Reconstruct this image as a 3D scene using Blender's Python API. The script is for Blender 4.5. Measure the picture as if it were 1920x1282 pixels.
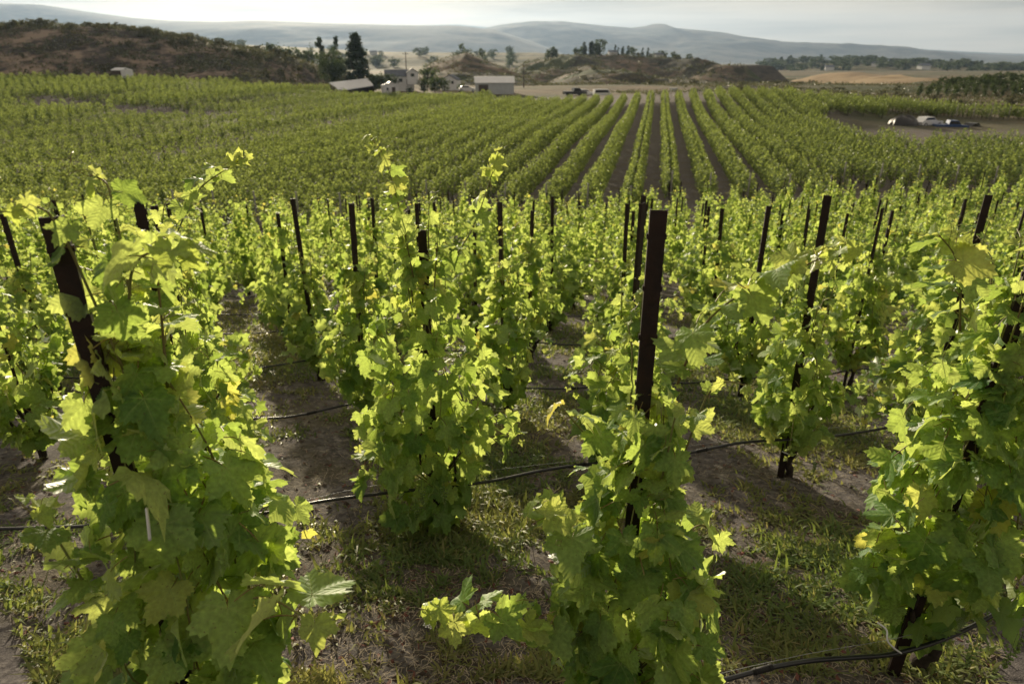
import bpy, math, random
import numpy as np
from mathutils import Vector, Matrix

S = bpy.context.scene
C = S.collection
for o in list(bpy.data.objects):
    bpy.data.objects.remove(o)
rad = math.radians

# ------------------------------------------------------------------ camera, sky, sun, exposure
PITCH = rad(23.0)
EYE = np.array([0.0, 0.0, 10.0])
SUN_AZ, SUN_EL = rad(-18.5), rad(11.0)          # azimuth from +Y (negative = left), elevation
cam_d = bpy.data.cameras.new('camera')
cam = bpy.data.objects.new('camera', cam_d)
C.objects.link(cam)
cam.location = EYE
cam.rotation_euler = (math.pi / 2 - PITCH, 0, 0)
cam_d.sensor_width = 36.0
cam_d.lens = 24.0
cam_d.clip_start = 0.05
cam_d.clip_end = 40000
cam_d.dof.use_dof = True
cam_d.dof.focus_distance = 2.9
cam_d.dof.aperture_fstop = 3.2
S.camera = cam

W = bpy.data.worlds.new("World")
S.world = W
W.use_nodes = True
wn, wl = W.node_tree.nodes, W.node_tree.links
wn.clear()
wo = wn.new('ShaderNodeOutputWorld')
wb = wn.new('ShaderNodeBackground')
sky = wn.new('ShaderNodeTexSky')
sky.sky_type = 'NISHITA'
sky.sun_disc = False
sky.sun_elevation = SUN_EL
sky.sun_rotation = SUN_AZ
sky.altitude = 300
sky.dust_density = 3.0
sky.air_density = 1.0
# thin stretched cloud sheet over the whole sky
tc = wn.new('ShaderNodeTexCoord')
mp = wn.new('ShaderNodeMapping')
mp.inputs['Scale'].default_value = (1.3, 1.3, 22.0)
mp.inputs['Rotation'].default_value = (0.03, 0.05, 0.3)
cn = wn.new('ShaderNodeTexNoise')
cn.inputs['Scale'].default_value = 2.2
cn.inputs['Detail'].default_value = 6
cn.inputs['Roughness'].default_value = 0.55
cr = wn.new('ShaderNodeMapRange')
cr.inputs['From Min'].default_value = 0.38
cr.inputs['From Max'].default_value = 0.68
cr.inputs['To Min'].default_value = 0.948
cr.inputs['To Max'].default_value = 0.98
hs = wn.new('ShaderNodeValToRGB')
hs.color_ramp.elements[0].position = 0.30
hs.color_ramp.elements[0].color = (4.5, 3.8, 2.9, 1)
hs.color_ramp.elements[1].position = 0.70
hs.color_ramp.elements[1].color = (1.8, 1.6, 1.32, 1)
mx = wn.new('ShaderNodeMix')
mx.data_type = 'RGBA'
wl.new(tc.outputs['Generated'], mp.inputs['Vector'])
wl.new(mp.outputs['Vector'], cn.inputs['Vector'])
wl.new(cn.outputs['Fac'], cr.inputs['Value'])
wl.new(cn.outputs['Fac'], hs.inputs['Fac'])
wl.new(cr.outputs['Result'], mx.inputs['Factor'])
wl.new(sky.outputs['Color'], mx.inputs[6])
wl.new(hs.outputs['Color'], mx.inputs[7])
wl.new(mx.outputs[2], wb.inputs['Color'])
wb.inputs['Strength'].default_value = 0.10
wl.new(wb.outputs['Background'], wo.inputs['Surface'])

sun_d = bpy.data.lights.new('sun', 'SUN')
sun_d.energy = 5.0
sun_d.angle = rad(1.2)
sun_d.color = (1.0, 0.86, 0.62)
sun = bpy.data.objects.new('sun', sun_d)
C.objects.link(sun)
sdir = Vector((math.sin(SUN_AZ) * math.cos(SUN_EL), math.cos(SUN_AZ) * math.cos(SUN_EL), math.sin(SUN_EL)))
sun.rotation_euler = sdir.to_track_quat('Z', 'Y').to_euler()
sun.location = (-20, 60, 60)

S.view_settings.view_transform = 'Standard'
S.view_settings.look = 'None'
S.view_settings.exposure = 0.68
S.view_settings.gamma = 1.0
S.view_settings.use_curve_mapping = False
S.render.engine = 'CYCLES'
cy = S.cycles
cy.use_denoising = True
cy.max_bounces = 7
cy.diffuse_bounces = 3
cy.glossy_bounces = 2
cy.transmission_bounces = 4
cy.transparent_max_bounces = 6
cy.volume_bounces = 0
cy.sample_clamp_indirect = 6
cy.caustics_reflective = False
cy.caustics_refractive = False

# ------------------------------------------------------------------ measuring helpers
SP, CP, F = math.sin(PITCH), math.cos(PITCH), 1280.0


def ratios(x, y):
    """pixel of the 1920 px photo -> X/Y and Z/Y of its line of sight."""
    u, v = (x - 960) / F, (y - 641) / F
    d = CP - v * SP
    return u / d, -(SP + v * CP) / d


def at(x, y, Y):
    a, b = ratios(x, y)
    return np.array([a * Y, Y, EYE[2] + b * Y])


# ------------------------------------------------------------------ noise
def _hash(ix, iy, seed):
    h = (ix.astype(np.int64) * 374761393 + iy.astype(np.int64) * 668265263 + seed * 1442695041) & 0xFFFFFFFF
    h = ((h ^ (h >> 13)) * 1274126177) & 0xFFFFFFFF
    return ((h ^ (h >> 16)) & 0xFFFFFF) / float(0xFFFFFF)


def vnoise(x, y, seed=0):
    x, y = np.asarray(x, float), np.asarray(y, float)
    ix, iy = np.floor(x), np.floor(y)
    fx, fy = x - ix, y - iy
    fx, fy = fx * fx * (3 - 2 * fx), fy * fy * (3 - 2 * fy)
    a, b = _hash(ix, iy, seed), _hash(ix + 1, iy, seed)
    c, d = _hash(ix, iy + 1, seed), _hash(ix + 1, iy + 1, seed)
    return (a + (b - a) * fx) * (1 - fy) + (c + (d - c) * fx) * fy - 0.5


def fbm(x, y, seed=0, octs=5, gain=0.5):
    s, a = 0.0, 1.0
    for k in range(octs):
        s = s + a * vnoise(x, y, seed + k * 17)
        x, y, a = np.asarray(x) * 2.03 + 7.1, np.asarray(y) * 2.03 - 3.7, a * gain
    return s


def sstep(a, b, x):
    t = np.clip((np.asarray(x, float) - a) / (b - a), 0, 1)
    return t * t * (3 - 2 * t)


# ------------------------------------------------------------------ terrain
def terrain(X, Y):
    X, Y = np.asarray(X, float), np.asarray(Y, float)
    Yn = np.maximum(Y, -12)
    slope = -2.214 - 0.205 * Yn
    floor = -8.3 + 0 * X
    floor = floor + 3.0 * sstep(-18, -95, X) * sstep(60, 150, Y)
    floor = floor + 1.4 * np.exp(-((X - 40) / 22) ** 2) * sstep(70, 112, Y) * (1 - sstep(135, 180, Y))
    floor = floor - 0.7 * sstep(120, 165, Y) * sstep(-70, -20, X)
    floor = floor + (0.9 + 1.0 * sstep(-10, -40, X)) * vnoise(X / 31, Y / 31, 5) * sstep(42, 70, Y)
    floor = floor - 9.0 * sstep(190, 430, Y) - 12 * sstep(500, 1500, Y) - 45 * sstep(1500, 5000, Y)
    d = slope - floor
    k = 0.9
    z = floor + k * np.logaddexp(0, d / k)
    near = 1 - sstep(9, 16, np.hypot(X, Y))
    z = z + near * (0.05 * vnoise(X / 0.55, Y / 0.55, 2) + 0.03 * vnoise(X / 0.17, Y / 0.17, 3))
    z = z + 0.12 * vnoise(X / 3.1, Y / 3.1, 9) * sstep(3, 8, np.abs(Y))
    return EYE[2] + z


def tz(X, Y):
    return float(terrain(X, Y))


def gp(x, y, lo=1.0, hi=900.0):
    """where the line of sight of a photo pixel meets the ground."""
    a, b = ratios(x, y)
    t = np.geomspace(lo, hi, 1500)
    dz = EYE[2] + b * t - terrain(a * t, t)
    k = np.argmax(dz < 0)
    Y = t[k]
    return np.array([a * Y, Y, tz(a * Y, Y)])


# ------------------------------------------------------------------ mesh helpers
def tri_mesh(name, V, T, mats, midx=None, uv=None, tint=None, smooth=True):
    V = np.asarray(V, np.float32).reshape(-1, 3)
    T = np.asarray(T, np.int32).reshape(-1, 3)
    me = bpy.data.meshes.new(name)
    me.vertices.add(len(V))
    me.vertices.foreach_set('co', V.ravel())
    me.loops.add(len(T) * 3)
    me.loops.foreach_set('vertex_index', T.ravel())
    me.polygons.add(len(T))
    me.polygons.foreach_set('loop_start', np.arange(len(T), dtype=np.int32) * 3)
    if midx is not None:
        me.polygons.foreach_set('material_index', np.asarray(midx, np.int32))
    me.polygons.foreach_set('use_smooth', np.full(len(T), smooth, dtype=bool))
    for m in (mats if isinstance(mats, (list, tuple)) else [mats]):
        me.materials.append(m)
    if uv is not None:
        l = me.uv_layers.new(name='lobe')
        l.data.foreach_set('uv', np.asarray(uv, np.float32).ravel())
    if tint is not None:
        a = me.attributes.new('tint', 'FLOAT', 'POINT')
        a.data.foreach_set('value', np.asarray(tint, np.float32))
    me.update(calc_edges=True)
    me.validate()
    return me


class MB:
    """collects triangles with a material slot each."""

    def __init__(self):
        self.V, self.T, self.M, self.n = [], [], [], 0

    def add(self, V, T, m=0):
        V, T = np.asarray(V, float).reshape(-1, 3), np.asarray(T, int).reshape(-1, 3)
        self.V.append(V)
        self.T.append(T + self.n)
        self.M.append(np.full(len(T), m))
        self.n += len(V)
        return self

    def quads(self, V, Q, m=0):
        Q = np.asarray(Q, int)
        return self.add(V, np.vstack([Q[:, [0, 1, 2]], Q[:, [0, 2, 3]]]), m)

    def box(self, c, s, m=0, rz=0.0, taper=1.0):
        x, y, z = np.array(s) / 2
        P = np.array([[-x, -y, -z], [x, -y, -z], [x, y, -z], [-x, y, -z],
                      [-x * taper, -y * taper, z], [x * taper, -y * taper, z], [x * taper, y * taper, z], [-x * taper, y * taper, z]])
        ca, sa = math.cos(rz), math.sin(rz)
        P = np.c_[P[:, 0] * ca - P[:, 1] * sa, P[:, 0] * sa + P[:, 1] * ca, P[:, 2]] + np.array(c)
        return self.quads(P, [[0, 3, 2, 1], [4, 5, 6, 7], [0, 1, 5, 4], [1, 2, 6, 5], [2, 3, 7, 6], [3, 0, 4, 7]], m)

    def tube(self, P, r, n=6, m=0, cap=True):
        V, T = tube(P, r, n, cap)
        return self.add(V, T, m)

    def prism(self, poly, a, b, axis=1, m=0):
        """extrude a 2-D outline (convex-ish fan) between a and b along an axis."""
        poly = np.asarray(poly, float)
        n = len(poly)

        def put(t):
            if axis == 1:
                return np.c_[poly[:, 0], np.full(n, t), poly[:, 1]]
            if axis == 0:
                return np.c_[np.full(n, t), poly[:, 0], poly[:, 1]]
            return np.c_[poly[:, 0], poly[:, 1], np.full(n, t)]
        V = np.vstack([put(a), put(b), put(a).mean(0)[None], put(b).mean(0)[None]])
        T = []
        for i in range(n):
            j = (i + 1) % n
            T += [[i, j, n + j], [i, n + j, n + i], [j, i, 2 * n], [n + i, n + j, 2 * n + 1]]
        return self.add(V, T, m)

    def data(self):
        return np.vstack(self.V), np.vstack(self.T), np.concatenate(self.M)

    def mesh(self, name, mats, smooth=False):
        V, T, M = self.data()
        return tri_mesh(name, V, T, mats, M, smooth=smooth)


def tube(P, r, n=6, cap=True):
    P = np.asarray(P, float)
    m = len(P)
    r = np.broadcast_to(np.asarray(r, float), (m,))
    d = np.gradient(P, axis=0)
    d /= np.linalg.norm(d, axis=1)[:, None] + 1e-9
    ref = np.array([0, 0, 1.0]) if abs(d[:, 2]).mean() < 0.8 else np.array([1.0, 0, 0])
    a = np.cross(d, ref)
    a /= np.linalg.norm(a, axis=1)[:, None] + 1e-9
    b = np.cross(d, a)
    th = np.arange(n) * 2 * np.pi / n
    V = (P[:, None] + r[:, None, None] * (np.cos(th)[None, :, None] * a[:, None] + np.sin(th)[None, :, None] * b[:, None])).reshape(-1, 3)
    i = np.arange(m - 1)[:, None] * n
    k = np.arange(n)[None]
    k2 = (k + 1) % n
    A, B, D, E = i + k, i + k2, i + n + k2, i + n + k
    T = np.vstack([np.stack([A, D, B], -1).reshape(-1, 3), np.stack([A, E, D], -1).reshape(-1, 3)])
    if cap:
        V = np.vstack([V, P[:1], P[-1:]])
        c0, c1 = m * n, m * n + 1
        kk = np.arange(n)
        T = np.vstack([T, np.c_[kk, (kk + 1) % n, np.full(n, c0)],
                       np.c_[(m - 1) * n + (kk + 1) % n, (m - 1) * n + kk, np.full(n, c1)]])
    return V, T


def spline(P, n=6):
    """Catmull-Rom through points."""
    P = np.asarray(P, float)
    Q = np.vstack([2 * P[0] - P[1], P, 2 * P[-1] - P[-2]])
    out = []
    t = np.linspace(0, 1, n, endpoint=False)[:, None]
    for i in range(1, len(Q) - 2):
        a, b, c, d = Q[i - 1], Q[i], Q[i + 1], Q[i + 2]
        out.append(0.5 * (2 * b + (c - a) * t + (2 * a - 5 * b + 4 * c - d) * t ** 2 + (3 * b - a - 3 * c + d) * t ** 3))
    out.append(P[-1:])
    return np.vstack(out)


def obj(name, me, parent=None, loc=None, M=None, kind=None):
    o = bpy.data.objects.new(name, me)
    C.objects.link(o)
    if parent is not None:
        o.parent = parent
    if loc is not None:
        o.location = loc
    if M is not None:
        o.matrix_basis = M
    if kind:
        o['kind'] = kind
    return o


def tag(o, label, cat, group=None):
    o['label'] = label
    o['category'] = cat
    if group:
        o['group'] = group
    return o


def thing(name, label, cat, loc=(0, 0, 0), rz=0.0, group=None):
    o = obj(name, None, None, loc)
    o.rotation_euler = (0, 0, rz)
    o.empty_display_size = 0.1
    return tag(o, label, cat, group)


# ------------------------------------------------------------------ materials
def mat(name):
    m = bpy.data.materials.new(name)
    m.use_nodes = True
    nt = m.node_tree
    nt.nodes.clear()
    return m, nt.nodes, nt.links, nt.nodes.new('ShaderNodeOutputMaterial')


def simple(name, col, rough=0.6, metal=0.0, spec=0.4, var=0.0, scale=8.0, col2=None, bump=0.0, detail=5):
    m, n, l, out = mat(name)
    b = n.new('ShaderNodeBsdfPrincipled')
    b.inputs['Roughness'].default_value = rough
    b.inputs['Metallic'].default_value = metal
    b.inputs['Specular IOR Level'].default_value = spec
    if col2 is None and var:
        col2 = tuple(c * (1 - var) for c in col)
    if col2 is not None:
        t = n.new('ShaderNodeTexCoord')
        x = n.new('ShaderNodeTexNoise')
        x.inputs['Scale'].default_value = scale
        x.inputs['Detail'].default_value = detail
        x.inputs['Roughness'].default_value = 0.65
        r = n.new('ShaderNodeValToRGB')
        r.color_ramp.elements[0].position = 0.35
        r.color_ramp.elements[1].position = 0.65
        r.color_ramp.elements[0].color = (*col2, 1)
        r.color_ramp.elements[1].color = (*col, 1)
        l.new(t.outputs['Object'], x.inputs['Vector'])
        l.new(x.outputs['Fac'], r.inputs['Fac'])
        l.new(r.outputs['Color'], b.inputs['Base Color'])
        if bump:
            bp = n.new('ShaderNodeBump')
            bp.inputs['Strength'].default_value = bump
            bp.inputs['Distance'].default_value = 0.02
            l.new(x.outputs['Fac'], bp.inputs['Height'])
            l.new(bp.outputs['Normal'], b.inputs['Normal'])
    else:
        b.inputs['Base Color'].default_value = (*col, 1)
    l.new(b.outputs['BSDF'], out.inputs['Surface'])
    return m


def math_node(n, l, op, a, b=None, c=None):
    x = n.new('ShaderNodeMath')
    x.operation = op
    for k, v in enumerate((a, b, c)):
        if v is None:
            continue
        if isinstance(v, (int, float)):
            x.inputs[k].default_value = v
        else:
            l.new(v, x.inputs[k])
    return x.outputs[0]


def leaf_material(name, source, dark, light, tr_dark, tr_light, veins=True, gloss=0.21):
    """thin leaf: reflecting green on one side, glowing yellow green when lit from behind, pale veins."""
    m, n, l, out = mat(name)
    if source == 'object':
        oi = n.new('ShaderNodeObjectInfo')
        fac = oi.outputs['Random']
    else:
        at_ = n.new('ShaderNodeAttribute')
        at_.attribute_name = 'tint'
        fac = at_.outputs['Fac']

    def ramp(a, b):
        r = n.new('ShaderNodeMix')
        r.data_type = 'RGBA'
        l.new(fac, r.inputs['Factor'])
        r.inputs[6].default_value = (*a, 1)
        r.inputs[7].default_value = (*b, 1)
        return r.outputs[2]
    cd, ct = ramp(dark, light), ramp(tr_dark, tr_light)
    tcn = n.new('ShaderNodeTexCoord')
    nz = n.new('ShaderNodeTexNoise')
    nz.inputs['Scale'].default_value = 9.0 if veins else 5.0
    nz.inputs['Detail'].default_value = 4
    l.new(tcn.outputs['Object'], nz.inputs['Vector'])
    blotch = n.new('ShaderNodeMapRange')
    blotch.inputs['From Min'].default_value = 0.3
    blotch.inputs['From Max'].default_value = 0.7
    blotch.inputs['To Min'].default_value = 0.75
    blotch.inputs['To Max'].default_value = 1.2
    l.new(nz.outputs['Fac'], blotch.inputs['Value'])

    def mul(c, f):
        x = n.new('ShaderNodeVectorMath')
        x.operation = 'SCALE'
        l.new(c, x.inputs[0])
        l.new(f, x.inputs['Scale'])
        return x.outputs[0]
    cd, ct = mul(cd, blotch.outputs[0]), mul(ct, blotch.outputs[0])
    # age: some leaves yellowing, small brown dead spots
    if veins:
        def blend(c, f, k):
            x = n.new('ShaderNodeMix')
            x.data_type = 'RGBA'
            l.new(f, x.inputs['Factor'])
            l.new(c, x.inputs[6])
            x.inputs[7].default_value = (*k, 1)
            return x.outputs[2]
        old = n.new('ShaderNodeMapRange')
        old.inputs['From Min'].default_value = 0.93
        old.inputs['From Max'].default_value = 1.0
        old.inputs['To Max'].default_value = 0.6
        l.new(fac, old.inputs['Value'])
        cd, ct = blend(cd, old.outputs[0], (0.16, 0.14, 0.04)), blend(ct, old.outputs[0], (0.45, 0.36, 0.05))
        sp = n.new('ShaderNodeTexNoise')
        sp.inputs['Scale'].default_value = 16.0 if source == 'object' else 60.0
        sp.inputs['Detail'].default_value = 3
        l.new(tcn.outputs['Object'], sp.inputs['Vector'])
        spt = n.new('ShaderNodeMapRange')
        spt.inputs['From Min'].default_value = 0.66
        spt.inputs['From Max'].default_value = 0.72
        spt.inputs['To Max'].default_value = 0.75
        l.new(sp.outputs['Fac'], spt.inputs['Value'])
        cd, ct = blend(cd, spt.outputs[0], (0.10, 0.06, 0.03)), blend(ct, spt.outputs[0], (0.10, 0.06, 0.02))
    normal = None
    if veins:
        uvn = n.new('ShaderNodeUVMap')
        uvn.uv_map = 'lobe'
        sx = n.new('ShaderNodeSeparateXYZ')
        l.new(uvn.outputs['UV'], sx.inputs[0])
        a, b = sx.outputs[0], sx.outputs[1]
        w = math_node(n, l, 'MULTIPLY_ADD', a, -0.012, 0.018)
        main = math_node(n, l, 'SUBTRACT', 1.0, math_node(n, l, 'DIVIDE', b, w))
        main = math_node(n, l, 'MAXIMUM', main, 0.0)
        sec = math_node(n, l, 'FRACT', math_node(n, l, 'MULTIPLY', math_node(n, l, 'MULTIPLY_ADD', b, -0.85, a), 6.5))
        sec = math_node(n, l, 'ABSOLUTE', math_node(n, l, 'SUBTRACT', sec, 0.5))
        secl = math_node(n, l, 'MAXIMUM', math_node(n, l, 'SUBTRACT', 1.0, math_node(n, l, 'MULTIPLY', math_node(n, l, 'SUBTRACT', 0.5, sec), 16.0)), 0.0)
        vein = math_node(n, l, 'MINIMUM', math_node(n, l, 'ADD', math_node(n, l, 'MULTIPLY', main, 1.4), math_node(n, l, 'MULTIPLY', secl, 0.20)), 1.0)
        vm = n.new('ShaderNodeMix')
        vm.data_type = 'RGBA'
        l.new(math_node(n, l, 'MULTIPLY', vein, 0.75), vm.inputs['Factor'])
        l.new(cd, vm.inputs[6])
        vm.inputs[7].default_value = (0.20, 0.25, 0.09, 1)
        cd = vm.outputs[2]
        vt = n.new('ShaderNodeMix')
        vt.data_type = 'RGBA'
        l.new(math_node(n, l, 'MULTIPLY', vein, 0.45), vt.inputs['Factor'])
        l.new(ct, vt.inputs[6])
        vt.inputs[7].default_value = (0.16, 0.20, 0.03, 1)
        ct = vt.outputs[2]
        puff = math_node(n, l, 'ADD', math_node(n, l, 'MULTIPLY', sec, 0.6), math_node(n, l, 'MULTIPLY', vein, -0.5))
        bp = n.new('ShaderNodeBump')
        bp.inputs['Strength'].default_value = 0.22
        bp.inputs['Distance'].default_value = 0.02
        l.new(puff, bp.inputs['Height'])
        normal = bp.outputs['Normal']
    # paler, duller underside
    geo = n.new('ShaderNodeNewGeometry')
    und = n.new('ShaderNodeMix')
    und.data_type = 'RGBA'
    l.new(math_node(n, l, 'MULTIPLY', geo.outputs['Backfacing'], 0.45), und.inputs['Factor'])
    l.new(cd, und.inputs[6])
    und.inputs[7].default_value = (0.13, 0.17, 0.085, 1)
    d = n.new('ShaderNodeBsdfDiffuse')
    l.new(und.outputs[2], d.inputs['Color'])
    t = n.new('ShaderNodeBsdfTranslucent')
    l.new(ct, t.inputs['Color'])
    ad = n.new('ShaderNodeAddShader')
    l.new(d.outputs[0], ad.inputs[0])
    l.new(t.outputs[0], ad.inputs[1])
    g = n.new('ShaderNodeBsdfGlossy')
    g.inputs['Roughness'].default_value = 0.5
    g.inputs['Color'].default_value = (1, 1, 1, 1)
    fr = n.new('ShaderNodeFresnel')
    fr.inputs['IOR'].default_value = 1.35
    ms = n.new('ShaderNodeMixShader')
    l.new(math_node(n, l, 'MULTIPLY', fr.outputs[0], gloss), ms.inputs[0])
    l.new(ad.outputs[0], ms.inputs[1])
    l.new(g.outputs[0], ms.inputs[2])
    if normal is not None:
        for s in (d, t, g, fr):
            l.new(normal, s.inputs['Normal'])
    l.new(ms.outputs[0], out.inputs['Surface'])
    return m


LD, LL = (0.032, 0.075, 0.026), (0.105, 0.162, 0.060)
TD, TL = (0.25, 0.34, 0.055), (0.46, 0.52, 0.125)
M_leaf = leaf_material('vine_leaf', 'object', LD, LL, TD, TL)
M_leaf_y = leaf_material('young_vine_leaf', 'object', (0.10, 0.15, 0.05), (0.15, 0.19, 0.07), (0.36, 0.42, 0.07), (0.46, 0.48, 0.12))
M_fol = leaf_material('vine_foliage', 'tint', LD, LL, TD, TL)
M_row = leaf_material('row_foliage', 'tint', (0.022, 0.046, 0.020), (0.082, 0.116, 0.042), (0.05, 0.075, 0.015), (0.25, 0.29, 0.065), veins=False, gloss=0.08)
M_grass = leaf_material('grass_blades', 'tint', (0.060, 0.092, 0.034), (0.20, 0.17, 0.085), (0.15, 0.19, 0.035), (0.32, 0.28, 0.09), veins=False, gloss=0.2)
M_scrub = leaf_material('scrub_leaves', 'tint', (0.040, 0.045, 0.028), (0.085, 0.080, 0.050), (0.03, 0.035, 0.015), (0.06, 0.055, 0.025), veins=False, gloss=0.1)
M_tree = leaf_material('tree_leaves', 'tint', (0.018, 0.032, 0.018), (0.042, 0.060, 0.026), (0.02, 0.035, 0.01), (0.05, 0.065, 0.018), veins=False, gloss=0.15)
M_dark = leaf_material('conifer_needles', 'tint', (0.014, 0.028, 0.018), (0.030, 0.048, 0.026), (0.008, 0.014, 0.006), (0.02, 0.03, 0.01), veins=False, gloss=0.1)
M_petiole = simple('petiole', (0.22, 0.20, 0.06), 0.5, col2=(0.20, 0.09, 0.05), scale=5)
M_shoot = simple('green_shoot', (0.17, 0.21, 0.06), 0.5, col2=(0.17, 0.12, 0.05), scale=4)
M_bark = simple('vine_bark', (0.055, 0.040, 0.030), 0.9, col2=(0.018, 0.013, 0.011), scale=22, bump=0.8)
M_trunk = simple('tree_bark', (0.09, 0.07, 0.05), 0.9, col2=(0.04, 0.03, 0.025), scale=6, bump=0.5)
M_grape = simple('green_grape', (0.16, 0.24, 0.06), 0.35, var=0.3)
M_post = simple('rusty_steel', (0.034, 0.018, 0.013), 0.6, metal=0.2, spec=0.35, col2=(0.013, 0.010, 0.010), scale=11, bump=0.35, detail=8)
M_hose = simple('black_hose', (0.012, 0.014, 0.019), 0.33, spec=0.6, var=0.3, scale=30)
M_wire = simple('galvanised_wire', (0.30, 0.31, 0.33), 0.5, metal=0.6)
M_tie = simple('white_tie', (0.75, 0.76, 0.78), 0.5)
M_white = simple('white_paint', (0.74, 0.75, 0.77), 0.55, var=0.12, scale=2)
M_wroof = simple('white_sheet_roof', (0.80, 0.81, 0.83), 0.4, var=0.08, scale=0.6)
M_groof = simple('blue_grey_shingles', (0.13, 0.15, 0.19), 0.8, var=0.35, scale=3)
M_steel = simple('corrugated_steel', (0.52, 0.55, 0.58), 0.45, metal=0.3, var=0.15, scale=1.5)
M_glass = simple('dark_window_glass', (0.02, 0.025, 0.03), 0.1, spec=0.8)
M_black = simple('black_rubber', (0.015, 0.015, 0.016), 0.7)
M_tarp = simple('black_tarpaulin', (0.018, 0.018, 0.020), 0.4, spec=0.6, var=0.4, scale=2, bump=0.3)
M_blue = simple('blue_car_paint', (0.03, 0.07, 0.20), 0.3, spec=0.6)
M_carw = simple('white_car_paint', (0.72, 0.73, 0.75), 0.3, spec=0.6)
M_card = simple('dark_car_paint', (0.03, 0.033, 0.04), 0.3, spec=0.6)
M_wood = simple('weathered_wood', (0.10, 0.075, 0.055), 0.85, col2=(0.05, 0.038, 0.03), scale=5, bump=0.4)
M_grey = simple('grey_weathered_post', (0.30, 0.29, 0.27), 0.8, var=0.4, scale=6)
M_petal = simple('white_petals', (0.78, 0.77, 0.74), 0.7)
M_straw = simple('dry_straw', (0.48, 0.40, 0.30), 0.85, var=0.5, scale=3)
M_red = simple('dead_leaf', (0.16, 0.06, 0.045), 0.8, var=0.4, scale=9)


def ground_material():
    m, n, l, out = mat('ground_soil')
    geo = n.new('ShaderNodeNewGeometry')
    pos = geo.outputs['Position']

    def noise(scale, detail=6, rough=0.6):
        x = n.new('ShaderNodeTexNoise')
        x.inputs['Scale'].default_value = scale
        x.inputs['Detail'].default_value = detail
        x.inputs['Roughness'].default_value = rough
        l.new(pos, x.inputs['Vector'])
        return x.outputs['Fac']

    def ramp(f, stops):
        r = n.new('ShaderNodeValToRGB')
        e = r.color_ramp.elements
        e[0].position, e[0].color = stops[0][0], (*stops[0][1], 1)
        e[1].position, e[1].color = stops[-1][0], (*stops[-1][1], 1)
        for p, c in stops[1:-1]:
            q = e.new(p)
            q.color = (*c, 1)
        l.new(f, r.inputs['Fac'])
        return r.outputs['Color']

    def mix(f, a, b):
        x = n.new('ShaderNodeMix')
        x.data_type = 'RGBA'
        l.new(f, x.inputs['Factor'])
        l.new(a, x.inputs[6])
        l.new(b, x.inputs[7])
        return x.outputs[2]
    n1, n2, n3 = noise(1.1, 8), noise(14, 8, 0.7), noise(90, 4, 0.7)
    soil = ramp(n2, [(0.32, (0.066, 0.060, 0.063)), (0.5, (0.155, 0.140, 0.141)), (0.66, (0.30, 0.275, 0.265))])
    turf = ramp(n3, [(0.3, (0.075, 0.072, 0.045)), (0.65, (0.20, 0.17, 0.115))])
    near = mix(ramp(n1, [(0.45, (0, 0, 0)), (0.62, (0.75, 0.75, 0.75))]), soil, turf)
    # beyond the vineyard: dry tan grass with green and brown patches
    w1, w2 = noise(0.012, 8, 0.65), noise(0.11, 6, 0.7)
    dry = ramp(w2, [(0.3, (0.09, 0.072, 0.050)), (0.6, (0.19, 0.150, 0.100)), (0.8, (0.27, 0.215, 0.145))])
    grn = ramp(w2, [(0.3, (0.045, 0.055, 0.030)), (0.7, (0.10, 0.115, 0.055))])
    far = mix(ramp(w1, [(0.46, (0, 0, 0)), (0.56, (1, 1, 1))]), dry, grn)
    a = n.new('ShaderNodeAttribute')
    a.attribute_name = 'tint'
    col = mix(a.outputs['Fac'], near, far)
    b = n.new('ShaderNodeBsdfPrincipled')
    b.inputs['Roughness'].default_value = 0.95
    b.inputs['Specular IOR Level'].default_value = 0.15
    l.new(col, b.inputs['Base Color'])
    bp = n.new('ShaderNodeBump')
    bp.inputs['Strength'].default_value = 1.0
    bp.inputs['Distance'].default_value = 0.05
    l.new(math_node(n, l, 'ADD', n2, math_node(n, l, 'MULTIPLY', n3, 0.4)), bp.inputs['Height'])
    l.new(bp.outputs['Normal'], b.inputs['Normal'])
    l.new(b.outputs['BSDF'], out.inputs['Surface'])
    return m


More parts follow.
